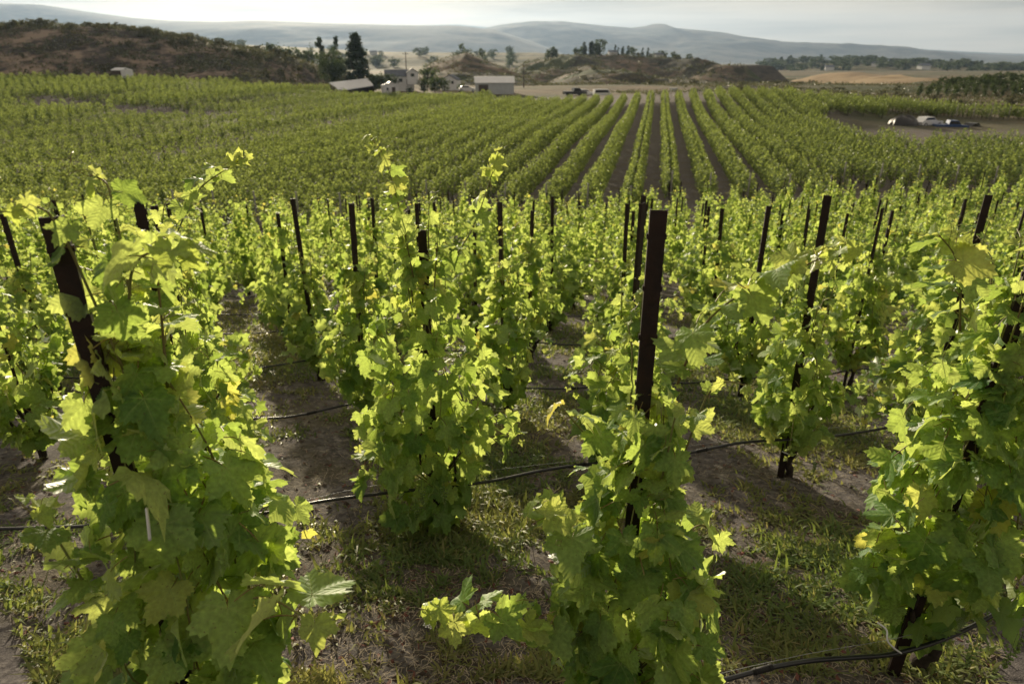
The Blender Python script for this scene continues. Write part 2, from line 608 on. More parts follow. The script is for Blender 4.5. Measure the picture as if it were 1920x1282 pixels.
def hill_material(name, dry, scrub, scale, lo=0.42, hi=0.58, fine=6.0, green=None):
    m, n, l, out = mat(name)
    geo = n.new('ShaderNodeNewGeometry')
    x = n.new('ShaderNodeTexNoise')
    x.inputs['Scale'].default_value = scale
    x.inputs['Detail'].default_value = 9
    x.inputs['Roughness'].default_value = 0.68
    l.new(geo.outputs['Position'], x.inputs['Vector'])
    y = n.new('ShaderNodeTexNoise')
    y.inputs['Scale'].default_value = scale * fine
    y.inputs['Detail'].default_value = 4
    l.new(geo.outputs['Position'], y.inputs['Vector'])
    r = n.new('ShaderNodeValToRGB')
    e = r.color_ramp.elements
    e[0].position, e[0].color = lo, (*scrub, 1)
    e[1].position, e[1].color = hi, (*dry, 1)
    l.new(math_node(n, l, 'MULTIPLY_ADD', math_node(n, l, 'SUBTRACT', y.outputs['Fac'], 0.5), 0.35, x.outputs['Fac']), r.inputs['Fac'])
    b = n.new('ShaderNodeBsdfPrincipled')
    b.inputs['Roughness'].default_value = 0.95
    b.inputs['Specular IOR Level'].default_value = 0.1
    col = r.outputs['Color']
    if green:
        g = n.new('ShaderNodeTexNoise')
        g.inputs['Scale'].default_value = scale * .55
        g.inputs['Detail'].default_value = 3
        l.new(geo.outputs['Position'], g.inputs['Vector'])
        gm = n.new('ShaderNodeMapRange')
        gm.inputs['From Min'].default_value = 0.55
        gm.inputs['From Max'].default_value = 0.60
        gm.inputs['To Max'].default_value = 0.85
        l.new(g.outputs['Fac'], gm.inputs['Value'])
        mxn = n.new('ShaderNodeMix')
        mxn.data_type = 'RGBA'
        l.new(gm.outputs[0], mxn.inputs['Factor'])
        l.new(col, mxn.inputs[6])
        mxn.inputs[7].default_value = (*green, 1)
        col = mxn.outputs[2]
    l.new(col, b.inputs['Base Color'])
    l.new(b.outputs['BSDF'], out.inputs['Surface'])
    return m


M_ground = ground_material()
M_hill_l = hill_material('scrub_hill', (0.26, 0.205, 0.160), (0.052, 0.046, 0.040), 0.09, 0.46, 0.60)
M_hill_m = hill_material('rubble_hill', (0.19, 0.145, 0.105), (0.050, 0.050, 0.038), 0.035, 0.46, 0.62, green=(0.058, 0.078, 0.034))
M_hill_t = hill_material('dry_grass_hill', (0.34, 0.26, 0.165), (0.22, 0.165, 0.105), 0.02)
M_hill_g = hill_material('farmed_slope', (0.18, 0.16, 0.10), (0.06, 0.07, 0.04), 0.02)
M_mount = hill_material('mountain_rangeland', (0.125, 0.115, 0.10), (0.055, 0.060, 0.058), 0.0022)

# ------------------------------------------------------------------ ground sheet
fine = np.radians(np.arange(-52, 52.01, 0.35))
coarse = np.radians(np.arange(60, 300.1, 10))
ang = np.concatenate([fine, coarse])
rr = np.concatenate([[0.02], np.geomspace(0.8, 11500, 330)])
A, R = np.meshgrid(ang, rr)
GX, GY = R * np.sin(A), R * np.cos(A)
GZ = terrain(GX, GY)
na, nr = len(ang), len(rr)
V = np.stack([GX, GY, GZ], -1).reshape(-1, 3)
i = np.arange(nr - 1)[:, None] * na
k = np.arange(na)[None]
k2 = (k + 1) % na
T = np.vstack([np.stack([i + k, i + k2, i + na + k2], -1).reshape(-1, 3), np.stack([i + k, i + na + k2, i + na + k], -1).reshape(-1, 3)])
T = T[:, ::-1]
zone = sstep(142, 156, V[:, 1] + 6 * vnoise(V[:, 0] / 9, V[:, 1] / 9, 4))
far_r = sstep(0.42, 0.5, V[:, 0] / np.maximum(V[:, 1], 1)) * sstep(80, 84, V[:, 1])
zone = np.maximum(zone, far_r * 0.8)
obj('ground', tri_mesh('ground', V, T, M_ground, tint=zone), kind='structure')


# ------------------------------------------------------------------ hills and mountains
def hill(name, sil, Yc, Yf, Yb, zf, zb, amp, wav, m, nx=160, ny=50, pw=1.0, seed=1, oct_=5):
    """a ridge whose crest, seen from the road, follows the measured skyline; real slopes before and behind."""
    cx = np.array([ratios(x, y)[0] * Yc for x, y in sil])
    cz = np.array([EYE[2] + ratios(x, y)[1] * Yc for x, y in sil])
    zf, zb = EYE[2] + zf, EYE[2] + zb

    def f(X, Y):
        X, Y = np.asarray(X, float), np.asarray(Y, float)
        zc = np.interp(X, cx, cz)
        tf = np.clip((Y - Yf) / (Yc - Yf), 0, 1)
        tb = np.clip((Yb - Y) / (Yb - Yc), 0, 1)
        t = np.minimum(tf, tb)
        p = (t * t * (3 - 2 * t)) ** pw
        base = np.where(Y < Yc, zf, zb)
        e = fbm(X / wav, Y / wav, seed, oct_)
        return base + (zc - base) * p + amp * e * (0.12 * p + 2.6 * p * (1 - p)) * np.where(zc > base, 1, 0.2)
    xs = np.linspace(cx[0], cx[-1], nx)
    ys = np.concatenate([np.linspace(Yf, Yc, int(ny * .75)), np.linspace(Yc, Yb, ny - int(ny * .75) + 1)[1:]])
    X, Y = np.meshgrid(xs, ys)
    V = np.stack([X, Y, f(X, Y)], -1).reshape(-1, 3)
    i = np.arange(len(ys) - 1)[:, None] * nx
    k = np.arange(nx - 1)[None]
    T = np.vstack([np.stack([i + k, i + k + 1, i + nx + k + 1], -1).reshape(-1, 3), np.stack([i + k, i + nx + k + 1, i + nx + k], -1).reshape(-1, 3)])
    obj(name, tri_mesh(name, V, T, m), kind='structure')
    return f


hill_left = hill('hill', [(-420, 70), (-250, 58), (-120, 54), (0, 52), (60, 48), (150, 50), (200, 53), (260, 57), (300, 62), (345, 68), (375, 79), (420, 86),
                          (470, 93), (520, 106), (560, 121), (590, 140), (615, 160), (650, 185)], 195, 146, 290, -6.5, -9, 2.4, 22, M_hill_l, 220, 70, 0.8, 3)
hill_knoll = hill('hill', [(690, 190), (760, 165), (790, 140), (815, 118), (850, 106), (875, 100), (900, 109), (940, 125), (985, 142), (1030, 175)], 300, 215, 420, -10.5, -20, 4, 30, M_hill_m, 110, 50, 1, 8)
hill_mid = hill('hill', [(905, 180), (960, 140), (985, 120), (1040, 109), (1100, 104), (1180, 108), (1240, 109), (1290, 114), (1320, 128), (1350, 152), (1375, 185)], 470, 330, 700, -17, -24, 15, 36, M_hill_m, 200, 60, 0.9, 11)
hill_front = hill('hill', [(960, 190), (1010, 165), (1060, 142), (1100, 124), (1150, 138), (1210, 152), (1300, 150), (1380, 160), (1430, 172), (1470, 195)], 330, 215, 430, -11.5, -20, 8, 24, M_hill_m, 160, 60, 1, 14)
hill_tan = hill('hill', [(1440, 195), (1490, 165), (1540, 148), (1580, 138), (1615, 136), (1645, 143), (1670, 165), (1700, 195)], 430, 290, 560, -17, -22, 6, 26, M_hill_t, 110, 40, 1, 20)
hill_tan2 = hill('hill', [(1540, 200), (1590, 172), (1640, 159), (1700, 150), (1760, 147), (1810, 152), (1870, 165), (1930, 195)], 350, 230, 470, -14, -20, 5, 22, M_hill_t, 110, 40, 1, 23)
hill_right = hill('hill', [(1600, 215), (1650, 190), (1700, 172), (1760, 161), (1830, 156), (1930, 152), (2100, 148), (2400, 150)], 210, 100, 330, -9.3, -16, 4.5, 16, M_hill_m, 150, 50, 1, 26)
hill_crest = hill('hill', [(1240, 205), (1290, 176), (1330, 166), (1400, 160), (1470, 164), (1540, 172), (1600, 184), (1660, 212)], 172, 124, 215, -8.4, -11, 1.2, 12, M_hill_m, 110, 36, 1, 29)
M_bluff = hill_material('basalt_bluff', (0.085, 0.075, 0.062), (0.045, 0.042, 0.040), 0.05)
hill_bluff = hill('bluff', [(1290, 150), (1320, 124), (1370, 122), (1420, 122), (1446, 124), (1453, 132), (1457, 150), (1462, 175)], 452, 424, 640, -16, -24, 0.35, 9, M_bluff, 110, 40, .8, 61)
hill_plateau = hill('hill', [(1330, 150), (1420, 126), (1500, 118), (1600, 118), (1700, 123), (1800, 128), (1920, 135), (2100, 138), (2500, 140)], 1300, 800, 1900, -26, -40, 14, 120, M_hill_g, 130, 40, 1, 32)
hill_plain = hill('hill', [(-300, 92), (200, 88), (380, 82), (450, 84), (520, 87), (600, 91), (700, 97), (850, 99), (1000, 98), (1100, 106), (1250, 130)], 1100, 560, 1700, -20, -40, 9, 110, M_hill_g, 170, 40, 1, 35)
mountain_l = hill('mountains', [(-1400, 20), (-800, 2), (-400, -6), (-100, 4), (0, 8), (80, 10), (160, 22), (250, 34), (330, 40), (420, 42), (500, 40), (600, 44), (740, 48), (860, 50), (930, 58), (1000, 80), (1060, 105)], 5200, 3000, 7600, -60, -75, 45, 900, M_mount, 260, 60, 1, 41)
mountain_c = hill('mountains', [(700, 105), (780, 84), (830, 74), (880, 62), (940, 50), (1000, 42), (1050, 41), (1100, 46), (1180, 53), (1212, 49), (1228, 44), (1250, 52), (1330, 60), (1400, 75), (1480, 80), (1560, 86), (1650, 93), (1750, 96), (1830, 101), (1920, 105), (2050, 112), (2600, 116)], 6800, 4000, 9000, -70, -80, 110, 900, M_mount, 280, 70, 1, 47)
mountain_f = hill('mountains', [(300, 70), (500, 56), (700, 50), (860, 46), (1000, 60), (1300, 76), (1500, 92), (1600, 90), (1670, 89), (1760, 95), (1860, 99), (1960, 103), (2200, 100), (2700, 90)], 9600, 8000, 10800, -75, -80, 60, 900, M_mount, 200, 40, 1, 53)

# ------------------------------------------------------------------ haze
hv, hn, hl, hout = mat('thin_haze')
pv = hn.new('ShaderNodeVolumePrincipled')
pv.inputs['Color'].default_value = (0.50, 0.69, 1.0, 1)
pv.inputs['Density'].default_value = 0.000062
pv.inputs['Anisotropy'].default_value = 0.42
hl.new(pv.outputs[0], hout.inputs['Volume'])
hb = MB().box((0, 0, (EYE[2] - 90 + 520) / 2), (23600, 23600, 520 - (EYE[2] - 90)))
obj('haze', hb.mesh('haze', hv), kind='stuff')

# ------------------------------------------------------------------ leaves
LOBES = [(-118, 0.62), (-58, 0.86), (0, 1.0), (58, 0.86), (118, 0.62)]
SINUS = [-88, -29, 29, 88]


def leaf_geo(seed, n, rings, petiole=True, curl=1.0, depth=0.40):
    rg = np.random.default_rng(seed)
    lob = [(c + rg.normal(0, 3), L * (1 + rg.normal(0, .06))) for c, L in LOBES]
    phi = np.linspace(-171, 171, n)
    if n >= 24:                                      # make sure lobe tips and sinuses are vertices
        key = np.array([c for c, _ in lob] + SINUS)
        for q in key:
            phi[np.argmin(abs(phi - q))] = q
    dep = depth * (0.8 + 0.5 * rg.random())
    r = np.zeros(n)
    for c, L in lob:
        d = np.abs(phi - c)
        w = 34.0 if abs(c) < 100 else 46.0
        r = np.maximum(r, L * (1 - dep * np.clip(d / w, 0, 1.25) ** 1.35))
    r = np.maximum(r, 0.42)
    r *= np.where(np.abs(phi) > 150, 1 - 0.35 * (np.abs(phi) - 150) / 21, 1)
    if n >= 24:
        teeth = np.where(np.arange(n) % 2 == 0, 1, -1) * (0.045 + 0.03 * rg.random(n))
        r_out = r * (1 + teeth)
    else:
        r_out = r
    p = np.radians(phi)
    fr = {1: [1.0], 2: [0.55, 1.0], 3: [0.36, 0.72, 1.0]}[rings]
    V = [[0, 0, 0]]
    cup, fold = curl * rg.normal(0.0, 0.22), curl * (0.14 + 0.30 * rg.random())
    droop = curl * (0.12 + 0.38 * rg.random())
    ph = rg.random(4) * 6.28
    wav = curl * 0.065
    for f in fr:
        rad_ = (r_out if f == 1.0 else r * (0.98 if f > .5 else 1)) * f
        x, y = rad_ * np.sin(p), rad_ * np.cos(p)
        z = -cup * rad_ ** 2 + fold * np.abs(x) ** 1.3 * 0.8 - droop * np.maximum(y, 0) ** 2 - droop * .6 * np.abs(x) ** 2.2
        z = z + wav * f * f * (np.sin(4 * p + ph[0]) + np.sin(7 * p + ph[1]) * .7 + (np.sin(13 * p + ph[2]) * .5 if n >= 24 else 0))
        V += np.stack([x, y, z], -1).tolist()
    V = np.array(V) / 1.35
    T, lobe_of = [], []
    edges = np.array(SINUS)

    def lob_i(j):
        return int(np.searchsorted(edges, (phi[j] + phi[j + 1]) / 2))
    for j in range(n - 1):
        a = lob_i(j)
        T.append([0, 1 + j + 1, 1 + j])
        lobe_of.append(a)
        for q in range(rings - 1):
            b0, b1 = 1 + q * n + j, 1 + (q + 1) * n + j
            T += [[b0, b0 + 1, b1 + 1], [b0, b1 + 1, b1]]
            lobe_of += [a, a]
    T = np.array(T)
    nrm = np.cross(V[T[:, 1]] - V[T[:, 0]], V[T[:, 2]] - V[T[:, 0]])
    flip = nrm[:, 2] < 0
    T[flip] = T[flip][:, ::-1]
    lobe_of = np.array(lobe_of)
    cang = np.radians(np.array([c for c, _ in lob]))[lobe_of]
    xy = V[T][:, :, :2] * 1.35
    a = xy[:, :, 0] * np.sin(cang)[:, None] + xy[:, :, 1] * np.cos(cang)[:, None]
    b = np.abs(xy[:, :, 0] * np.cos(cang)[:, None] - xy[:, :, 1] * np.sin(cang)[:, None])
    uv = np.stack([a, b], -1).reshape(-1, 2)
    M = np.zeros(len(T), int)
    if petiole:
        pp = spline([[0, 0, 0], [0, -0.22, -0.10], [0.03, -0.46, -0.30]], 2)
        pv_, pt = tube(pp, np.linspace(0.011, 0.016, len(pp)), 3, cap=False)
        T = np.vstack([T, pt + len(V)])
        V = np.vstack([V, pv_])
        uv = np.vstack([uv, np.full((len(pt) * 3, 2), 0.5)])
        M = np.concatenate([M, np.ones(len(pt), int)])
    return V, T, uv, M


def leaf_mesh(seed, n, rings, young=False):
    V, T, uv, M = leaf_geo(seed, n, rings, True, 1.5 if young else 1.0, 0.42 if young else 0.40)
    return tri_mesh('leaf', V, T, [M_leaf_y if young else M_leaf, M_petiole], M, uv)


LEAF_HI = [leaf_mesh(100 + s, 57, 3) for s in range(14)]
LEAF_MID = [leaf_mesh(200 + s, 31, 2) for s in range(12)]
YOUNG_HI = [leaf_mesh(300 + s, 41, 2, True) for s in range(6)]
YOUNG_MID = [leaf_mesh(340 + s, 25, 2, True) for s in range(5)]
GEO_LO = [leaf_geo(400 + s, 13, 1, False) for s in range(8)]
GEO_MID = [leaf_geo(500 + s, 25, 2, False) for s in range(8)]


def norm(v):
    return v / (np.linalg.norm(v) + 1e-9)


def frame(nrm, tip):
    z = norm(nrm)
    y = norm(tip - z * np.dot(tip, z))
    return np.column_stack([np.cross(y, z), y, z])


UP = np.array([0, 0, 1.0])


def join_leaves(name, leaves, geos, material, rg):
    """many leaves in one mesh (stuff)."""
    Vs, Ts, Us, Tn, n0 = [], [], [], [], 0
    for pos, Rm, size, young in leaves:
        V, T, uv, _ = geos[rg.integers(len(geos))]
        Vs.append(V * size @ Rm.T + pos)
        Ts.append(T + n0)
        Us.append(uv)
        Tn.append(np.full(len(V), min(1, rg.random() * .9 + (0.35 if young else 0))))
        n0 += len(V)
    return tri_mesh(name, np.vstack(Vs), np.vstack(Ts), material, None, np.vstack(Us), np.concatenate(Tn))


PROFILE = dict(z=[0.10, 0.25, 0.45, 0.75, 1.05, 1.35, 1.6, 1.8, 2.0], r=[0.05, 0.26, 0.42, 0.48, 0.42, 0.34, 0.26, 0.18, 0.09])


def shoot_leaves(P, rg, size, out, first=0, every=None, tp=(0.30, 1.5)):
    """leaves at alternating nodes along one shoot, small and pale at its tip."""
    L = np.r_[0, np.cumsum(np.linalg.norm(np.diff(P, axis=0), axis=1))]
    s, side, total = first, 1, L[-1]
    step = every or 0.075
    while s < total:
        q = np.array([np.interp(s, L, P[:, c]) for c in range(3)])
        d = np.array([np.interp(min(s + .02, total), L, P[:, c]) for c in range(3)]) - q
        d = norm(d)
        rest = (total - s) / max(total, .01)
        sz = size * min(1.0, tp[0] + tp[1] * rest) * (0.85 + 0.3 * rg.random())
        h = norm(np.cross(d, UP) + 1e-3 * rg.normal(size=3))
        pet = norm(h * side + 0.5 * UP + 0.4 * rg.normal(size=3) + 0.3 * d)
        pos = q + pet * sz * 0.40
        nrm = norm(0.9 * UP + 0.5 * pet + 0.65 * rg.normal(size=3))
        tip = norm(pet * 0.8 - UP * 0.7 + 0.35 * rg.normal(size=3))
        out.append((pos, frame(nrm, tip), sz, rest < 0.22))
        side = -side
        s += step * (0.7 + 0.6 * rg.random()) * (0.55 if rest < .2 else 1)
    return out


def tendril(p, d, rg, L=0.14):
    t = np.linspace(0, 1, 12)
    a = norm(np.cross(d, UP) + .1)
    b = norm(np.cross(d, a))
    k = rg.uniform(3, 7)
    r = 0.018 * t ** 1.5 * rg.uniform(.6, 1.6)
    return p + np.outer(t * L, d) + np.outer(r * np.cos(k * t * 2.5), a) + np.outer(r * np.sin(k * t * 2.5) - .03 * t * t, b)


def gen_vine(rg, top=1.85, wide=1.0, n=330, low=0.12, lsize=0.155, ups=6, droops=3, lean=(0, 0)):
    """leaves, shoots, tendrils and trunk of one post-trained vine, around its own base."""
    zs = low + (top - low) * (np.array(PROFILE['z']) - 0.10) / 1.9
    rs = np.array(PROFILE['r']) * wide
    ph = rg.random(8) * 6.28

    def R(z, th):
        lump = 1 + 0.20 * math.sin(2 * th + ph[0] + 2.2 * z) + 0.16 * math.sin(3 * th + ph[1] - 4.1 * z) + 0.14 * math.sin(5.5 * z + ph[2] + th) + .10 * math.sin(9 * z + 2 * th + ph[3])
        return np.interp(z, zs, rs) * lump
    leaves, shoots, tend = [], [], []
    wz = np.interp(np.linspace(low, top, 60), zs, rs) + 0.06
    cdf = np.cumsum(wz) / wz.sum()
    axis = lambda z: np.array([lean[0] * z, lean[1] * z, z])
    for _ in range(n):
        z = np.interp(rg.random(), cdf, np.linspace(low, top, 60))
        th = rg.random() * 6.283
        rr_ = R(z, th) * (1 - 0.55 * rg.random() ** 1.9)
        out = np.array([math.cos(th), math.sin(th), 0])
        pos = axis(z) + out * rr_
        nrm = norm(out * (0.75 + .3 * rg.random()) + UP * (0.10 + 0.9 * rg.random()) + 0.62 * rg.normal(size=3))
        tip = norm(-UP + out * 0.35 + 0.40 * rg.normal(size=3))
        up_ = (z - low) / (top - low)
        sz = lsize * (0.48 + 0.78 * rg.random()) * (1 - 0.38 * max(0, up_ - .45) / .55)
        leaves.append((pos, frame(nrm, tip), sz, up_ > .8 and rg.random() < .3))
    # shoots inside the column
    for k in range(9):
        th = k * 0.7 + rg.random()
        zt = top * (0.72 + 0.28 * rg.random())
        pts = [axis(0.30 + .1 * rg.random()) * 1.0]
        for f in (0.15, 0.35, 0.6, 0.8, 1.0):
            z = 0.35 + (zt - 0.35) * f
            rr_ = R(z, th) * (0.45 if f < .2 else 0.72) * (1 - 0.25 * f)
            t2 = th + 0.5 * math.sin(f * 3 + k)
            pts.append(axis(z) + np.array([math.cos(t2) * rr_, math.sin(t2) * rr_, 0]))
        shoots.append(spline(pts, 3))
    # shoots that stand out of the top
    for k in range(ups):
        th = rg.random() * 6.283
        o = np.array([math.cos(th), math.sin(th), 0])
        z0 = top * rg.uniform(0.72, 0.95)
        L = rg.uniform(0.28, 0.62)
        b = rg.uniform(0.1, 0.75)
        p0 = axis(z0) + o * np.interp(z0, zs, rs) * .5
        P = spline([p0, p0 + o * .08 * b + UP * L * .4, p0 + o * L * .35 * b + UP * L * (.8), p0 + o * L * .75 * b + UP * L * (1.0 - .35 * b)], 4)
        shoots.append(P)
        shoot_leaves(P, rg, lsize * 0.66, leaves, first=.05)
        for _ in range(2):
            q = P[rg.integers(len(P) // 2, len(P))]
            tend.append(tendril(q, norm(o * rg.uniform(-1, 1) + UP * .7 + rg.normal(size=3) * .5), rg))
    # side shoots that hang out of the skirt
    for k in range(droops):
        th = rg.random() * 6.283
        o = np.array([math.cos(th), math.sin(th), 0])
        z0 = rg.uniform(0.45, 1.1)
        L = rg.uniform(0.22, 0.5)
        p0 = axis(z0) + o * np.interp(z0, zs, rs) * .7
        P = spline([p0, p0 + o * L * .5 + UP * .10, p0 + o * L * .85 + UP * .02, p0 + o * L - UP * .14], 4)
        shoots.append(P)
        shoot_leaves(P, rg, lsize * 0.8, leaves, first=.06)
    return leaves, shoots, tend


def trunk_mesh(rg, h=0.5):
    b = MB()
    pts = [np.array([0.05, 0.01, -0.06])]
    for z in (0.05, 0.15, 0.26, 0.36, h):
        pts.append(np.array([0.05 + rg.normal(0, .018), rg.normal(0, .018), z]))
    P = spline(pts, 3)
    b.tube(P, np.linspace(0.034, 0.024, len(P)) * (1 + .18 * rg.normal(size=len(P))), 7)
    for k in range(4):
        th = k * 1.57 + rg.random()
        o = np.array([math.cos(th), math.sin(th), 0])
        q = P[rg.integers(len(P) // 2, len(P))]
        A_ = spline([q, q + o * .10 + UP * .06, q + o * .17 + UP * .18, q + o * .16 + UP * .34], 3)
        b.tube(A_, np.linspace(0.017, 0.008, len(A_)), 5)
    return b.mesh('trunk', M_bark, True)


def grape_mesh(rg):
    b = MB()
    ico = np.array([[0, 0, 1]] + [[.894 * math.cos(a), .894 * math.sin(a), .447] for a in np.arange(5) * 1.2566] +
                   [[.894 * math.cos(a), .894 * math.sin(a), -.447] for a in np.arange(5) * 1.2566 + .628] + [[0, 0, -1]])
    T = [[0, 1 + k, 1 + (k + 1) % 5] for k in range(5)] + [[1 + k, 6 + k, 1 + (k + 1) % 5] for k in range(5)] + \
        [[6 + k, 6 + (k + 1) % 5, 1 + (k + 1) % 5] for k in range(5)] + [[11, 6 + (k + 1) % 5, 6 + k] for k in range(5)]
    for k in range(34):
        t = k / 34
        a = k * 2.4
        r = 0.028 * (1 - t * .8) * rg.uniform(.4, 1)
        b.add(ico * rg.uniform(.0045, .0065) + np.array([r * math.cos(a), r * math.sin(a), -.11 * t]), T)
    b.tube([[0, 0, .06], [0, 0, .0], [0, 0, -.09]], .0015, 4)
    return b.mesh('grape_cluster', M_grape, True)


GRAPES = [grape_mesh(np.random.default_rng(70 + s)) for s in range(3)]


def mat4(R, pos, s=1.0):
    m = np.eye(4)
    m[:3, :3] = np.asarray(R) * s
    m[:3, 3] = pos
    return Matrix(m.tolist())


def build_near_vine(base, label, seed, hero=False, extra=(), group=None, grapes=0, max_leaf=300, **kw):
    """one vine of the front rows: trunk, shoots, up to 300 single leaves, the leaves behind them as foliage."""
    rg = np.random.default_rng(seed)
    base = np.asarray(base, float)
    leaves, shoots, tend = gen_vine(rg, **kw)
    for pts, size, every in extra:                       # measured long shoots
        P = spline(np.asarray(pts) - base, 5)
        shoots.append(P)
        shoot_leaves(P, rg, size, leaves, first=.03, every=every * .8, tp=(.42, 2.6))
        for f in (.55, .8, .97):
            q = P[int(f * (len(P) - 1))]
            tend.append(tendril(q, norm(rg.normal(size=3) + UP * .5), rg, .12))
    v = thing('grapevine', label, 'grapevine', base, group=group)
    obj('trunk', trunk_mesh(rg), v)
    for P in shoots:
        V_, T_ = tube(P, np.linspace(0.0044, 0.0019, len(P)), 5)
        obj('shoot', tri_mesh('shoot', V_, T_, M_shoot), v)
    if tend:
        b = MB()
        for P in tend:
            b.tube(P, np.linspace(.0013, .0007, len(P)), 3)
        obj('tendrils', b.mesh('tendrils', M_shoot, True), v, kind='stuff')
    # the leaves that show largest: outermost and towards the road
    view = norm(EYE - (base + np.array([0, 0, 1.0])))
    key = [float(np.dot(p[:2], view[:2])) + 0.35 * p[2] + 1.2 * s + (0.25 if np.linalg.norm(p[:2]) > .42 else 0) for p, _, s, _ in leaves]
    order = np.argsort(key)[::-1]
    A_, Y_ = (LEAF_HI, YOUNG_HI) if hero else (LEAF_MID, YOUNG_MID)
    for i in order[:max_leaf]:
        p, Rm, s, yg = leaves[i]
        src = Y_ if yg else A_
        obj('leaf', src[rg.integers(len(src))], v, M=mat4(Rm, p, s))
    rest = [leaves[i] for i in order[max_leaf:]]
    if rest:
        obj('foliage', join_leaves('foliage', rest, GEO_MID, M_fol, rg), v, kind='stuff')
    for k in range(grapes):
        a = rg.uniform(-2.6, -0.5)
        obj('grape_cluster', GRAPES[k % 3], v, M=mat4(np.eye(3), [math.cos(a) * .36, math.sin(a) * .36, rg.uniform(.38, .6)], 1.1))
    return v


# ------------------------------------------------------------------ posts
def post_mesh(h, hooks=True):
    b = MB()
    w, f, t = 0.025, 0.022, 0.0035                       # half width, flange depth, thickness
    prof = np.array([[-w, 0], [w, 0], [w, f], [w - t, f], [w - t, t], [-w + t, t], [-w + t, f], [-w, f]])
    n = len(prof)
    rings = [-0.35, 0.0, h * .25, h * .5, h * .75, h]
    V = np.vstack([np.c_[prof, np.full(n, z)] for z in rings])
    Q = [[r * n + i, r * n + (i + 1) % n, (r + 1) * n + (i + 1) % n, (r + 1) * n + i] for r in range(len(rings) - 1) for i in range(n)]
    b.quads(V, Q)
    o = (len(rings) - 1) * n
    b.add(V[o:o + n], [[0, 1, 4], [0, 4, 5], [1, 2, 3], [1, 3, 4], [0, 5, 6], [0, 6, 7]])
    if hooks:
        for z in np.arange(.35, h - .03, .16):
            for s in (-1, 1):
                b.box((s * (w + .0022), f * .6, z), (.0044, .010, .016))
    return b.mesh('trellis_post', M_post)


POSTS = [post_mesh(2.19), post_mesh(2.08), post_mesh(2.27)]


def post(x, y, label, group, which=0, rz=0.0, tilt=(0, 0)):
    o = obj('trellis_post', POSTS[which], None, (x, y, tz(x, y)))
    o.rotation_euler = (tilt[0], tilt[1], rz)
    return tag(o, label, 'post', group)


# ------------------------------------------------------------------ the front rows, measured one by one
def onrow(x, y, Y):
    return at(x, y, Y)


RA = rad(15.5)
E1 = np.array([math.cos(RA), math.sin(RA)])
E2 = np.array([-math.sin(RA), math.cos(RA)])


def B(x, y):
    return np.array([x, y, tz(x, y)])


P_A, P_D, P_E = (-1.04, 1.60), (0.423, 1.955), (1.775, 2.32)
P_B, P_C, P_M, P_R, P_S = (-1.90, 3.45), (-0.52, 3.88), (0.826, 4.27), (2.17, 4.66), (3.50, 5.03)
GV = 'grapevines of the two front rows'
build_near_vine(B(-1.00, 1.66), 'biggest leafy grapevine in front on the left, dark broad leaves round a leaning post', 1, True, [
    ([at(245, 560, 1.66), at(230, 470, 1.68), at(215, 400, 1.70), at(200, 345, 1.72), at(170, 328, 1.74)], .085, .06),
    ([at(240, 600, 1.58), at(250, 500, 1.55), at(300, 470, 1.52), at(370, 478, 1.5)], .11, .06),
    ([at(240, 1180, 1.52), at(165, 1100, 1.46), at(100, 1000, 1.42), at(40, 945, 1.40)], .10, .07),
    ([at(420, 1130, 1.50), at(500, 1120, 1.46), at(560, 1150, 1.44), at(610, 1170, 1.44)], .16, .07)],
    group=GV, grapes=2, top=1.90, wide=0.62, n=400, low=0.05, lsize=0.165, ups=4)
build_near_vine(B(0.445, 1.94), 'tall bright grapevine in front of centre around the thick rust brown post', 2, True, [
    ([at(1270, 720, 1.93), at(1320, 610, 1.88), at(1400, 545, 1.86), at(1470, 520, 1.84), at(1530, 488, 1.82), at(1600, 462, 1.80)], .112, .05),
    ([at(1110, 1190, 1.88), at(1030, 1165, 1.84), at(940, 1150, 1.80), at(850, 1152, 1.78), at(785, 1140, 1.77)], .135, .055),
    ([at(1110, 1180, 1.90), at(1080, 1060, 1.84), at(1040, 980, 1.82), at(1000, 950, 1.80)], .14, .06),
    ([at(1130, 850, 1.90), at(1085, 800, 1.88), at(1050, 760, 1.86)], .12, .06)],
    group=GV, grapes=3, top=1.62, wide=0.58, n=350, low=0.05, lsize=0.150, ups=3)
build_near_vine(B(1.87, 2.38), 'dense shaded grapevine cut by the right edge of the photo beside a leaning dark post', 3, True, [
    ([at(1800, 620, 2.25), at(1800, 540, 2.22), at(1790, 480, 2.22), at(1760, 440, 2.2)], .13, .06)],
    group=GV, grapes=3, top=1.95, wide=0.57, n=370, low=0.22, lsize=0.150, ups=6)
build_near_vine(B(*P_B), 'grapevine half hidden behind the biggest left front vine, long whippy shoots on top', 4, True, [
    ([at(330, 440, 3.4), at(370, 360, 3.38), at(420, 320, 3.36), at(460, 295, 3.35)], .11, .06)],
    group=GV, top=1.9, wide=0.72, n=310, low=0.15, lsize=0.155, ups=7)
build_near_vine(B(*P_C), 'broad bushy grapevine left of centre with two thin shoots rising highest of all', 5, True, [
    ([at(775, 520, 3.78), at(755, 420, 3.74), at(735, 340, 3.72), at(718, 290, 3.72), at(695, 258, 3.72)], .12, .075),
    ([at(840, 500, 3.8), at(885, 430, 3.78), at(915, 350, 3.76), at(935, 285, 3.76)], .12, .07)],
    group=GV, grapes=3, top=1.88, wide=0.86, n=430, low=0.05, lsize=0.15, ups=6)
build_near_vine(B(*P_M), 'grapevine straight behind the thick front post, mostly hidden by the vine before it', 6, True, [],
    group=GV, top=1.6, wide=0.72, n=280, low=0.2, lsize=0.15, ups=4)
build_near_vine(B(*P_R), 'small narrow grapevine right of centre with its thin trunk bare above the hose', 7, True, [],
    group=GV, grapes=1, top=1.50, wide=0.66, n=250, low=0.32, lsize=0.145, ups=5, droops=4)
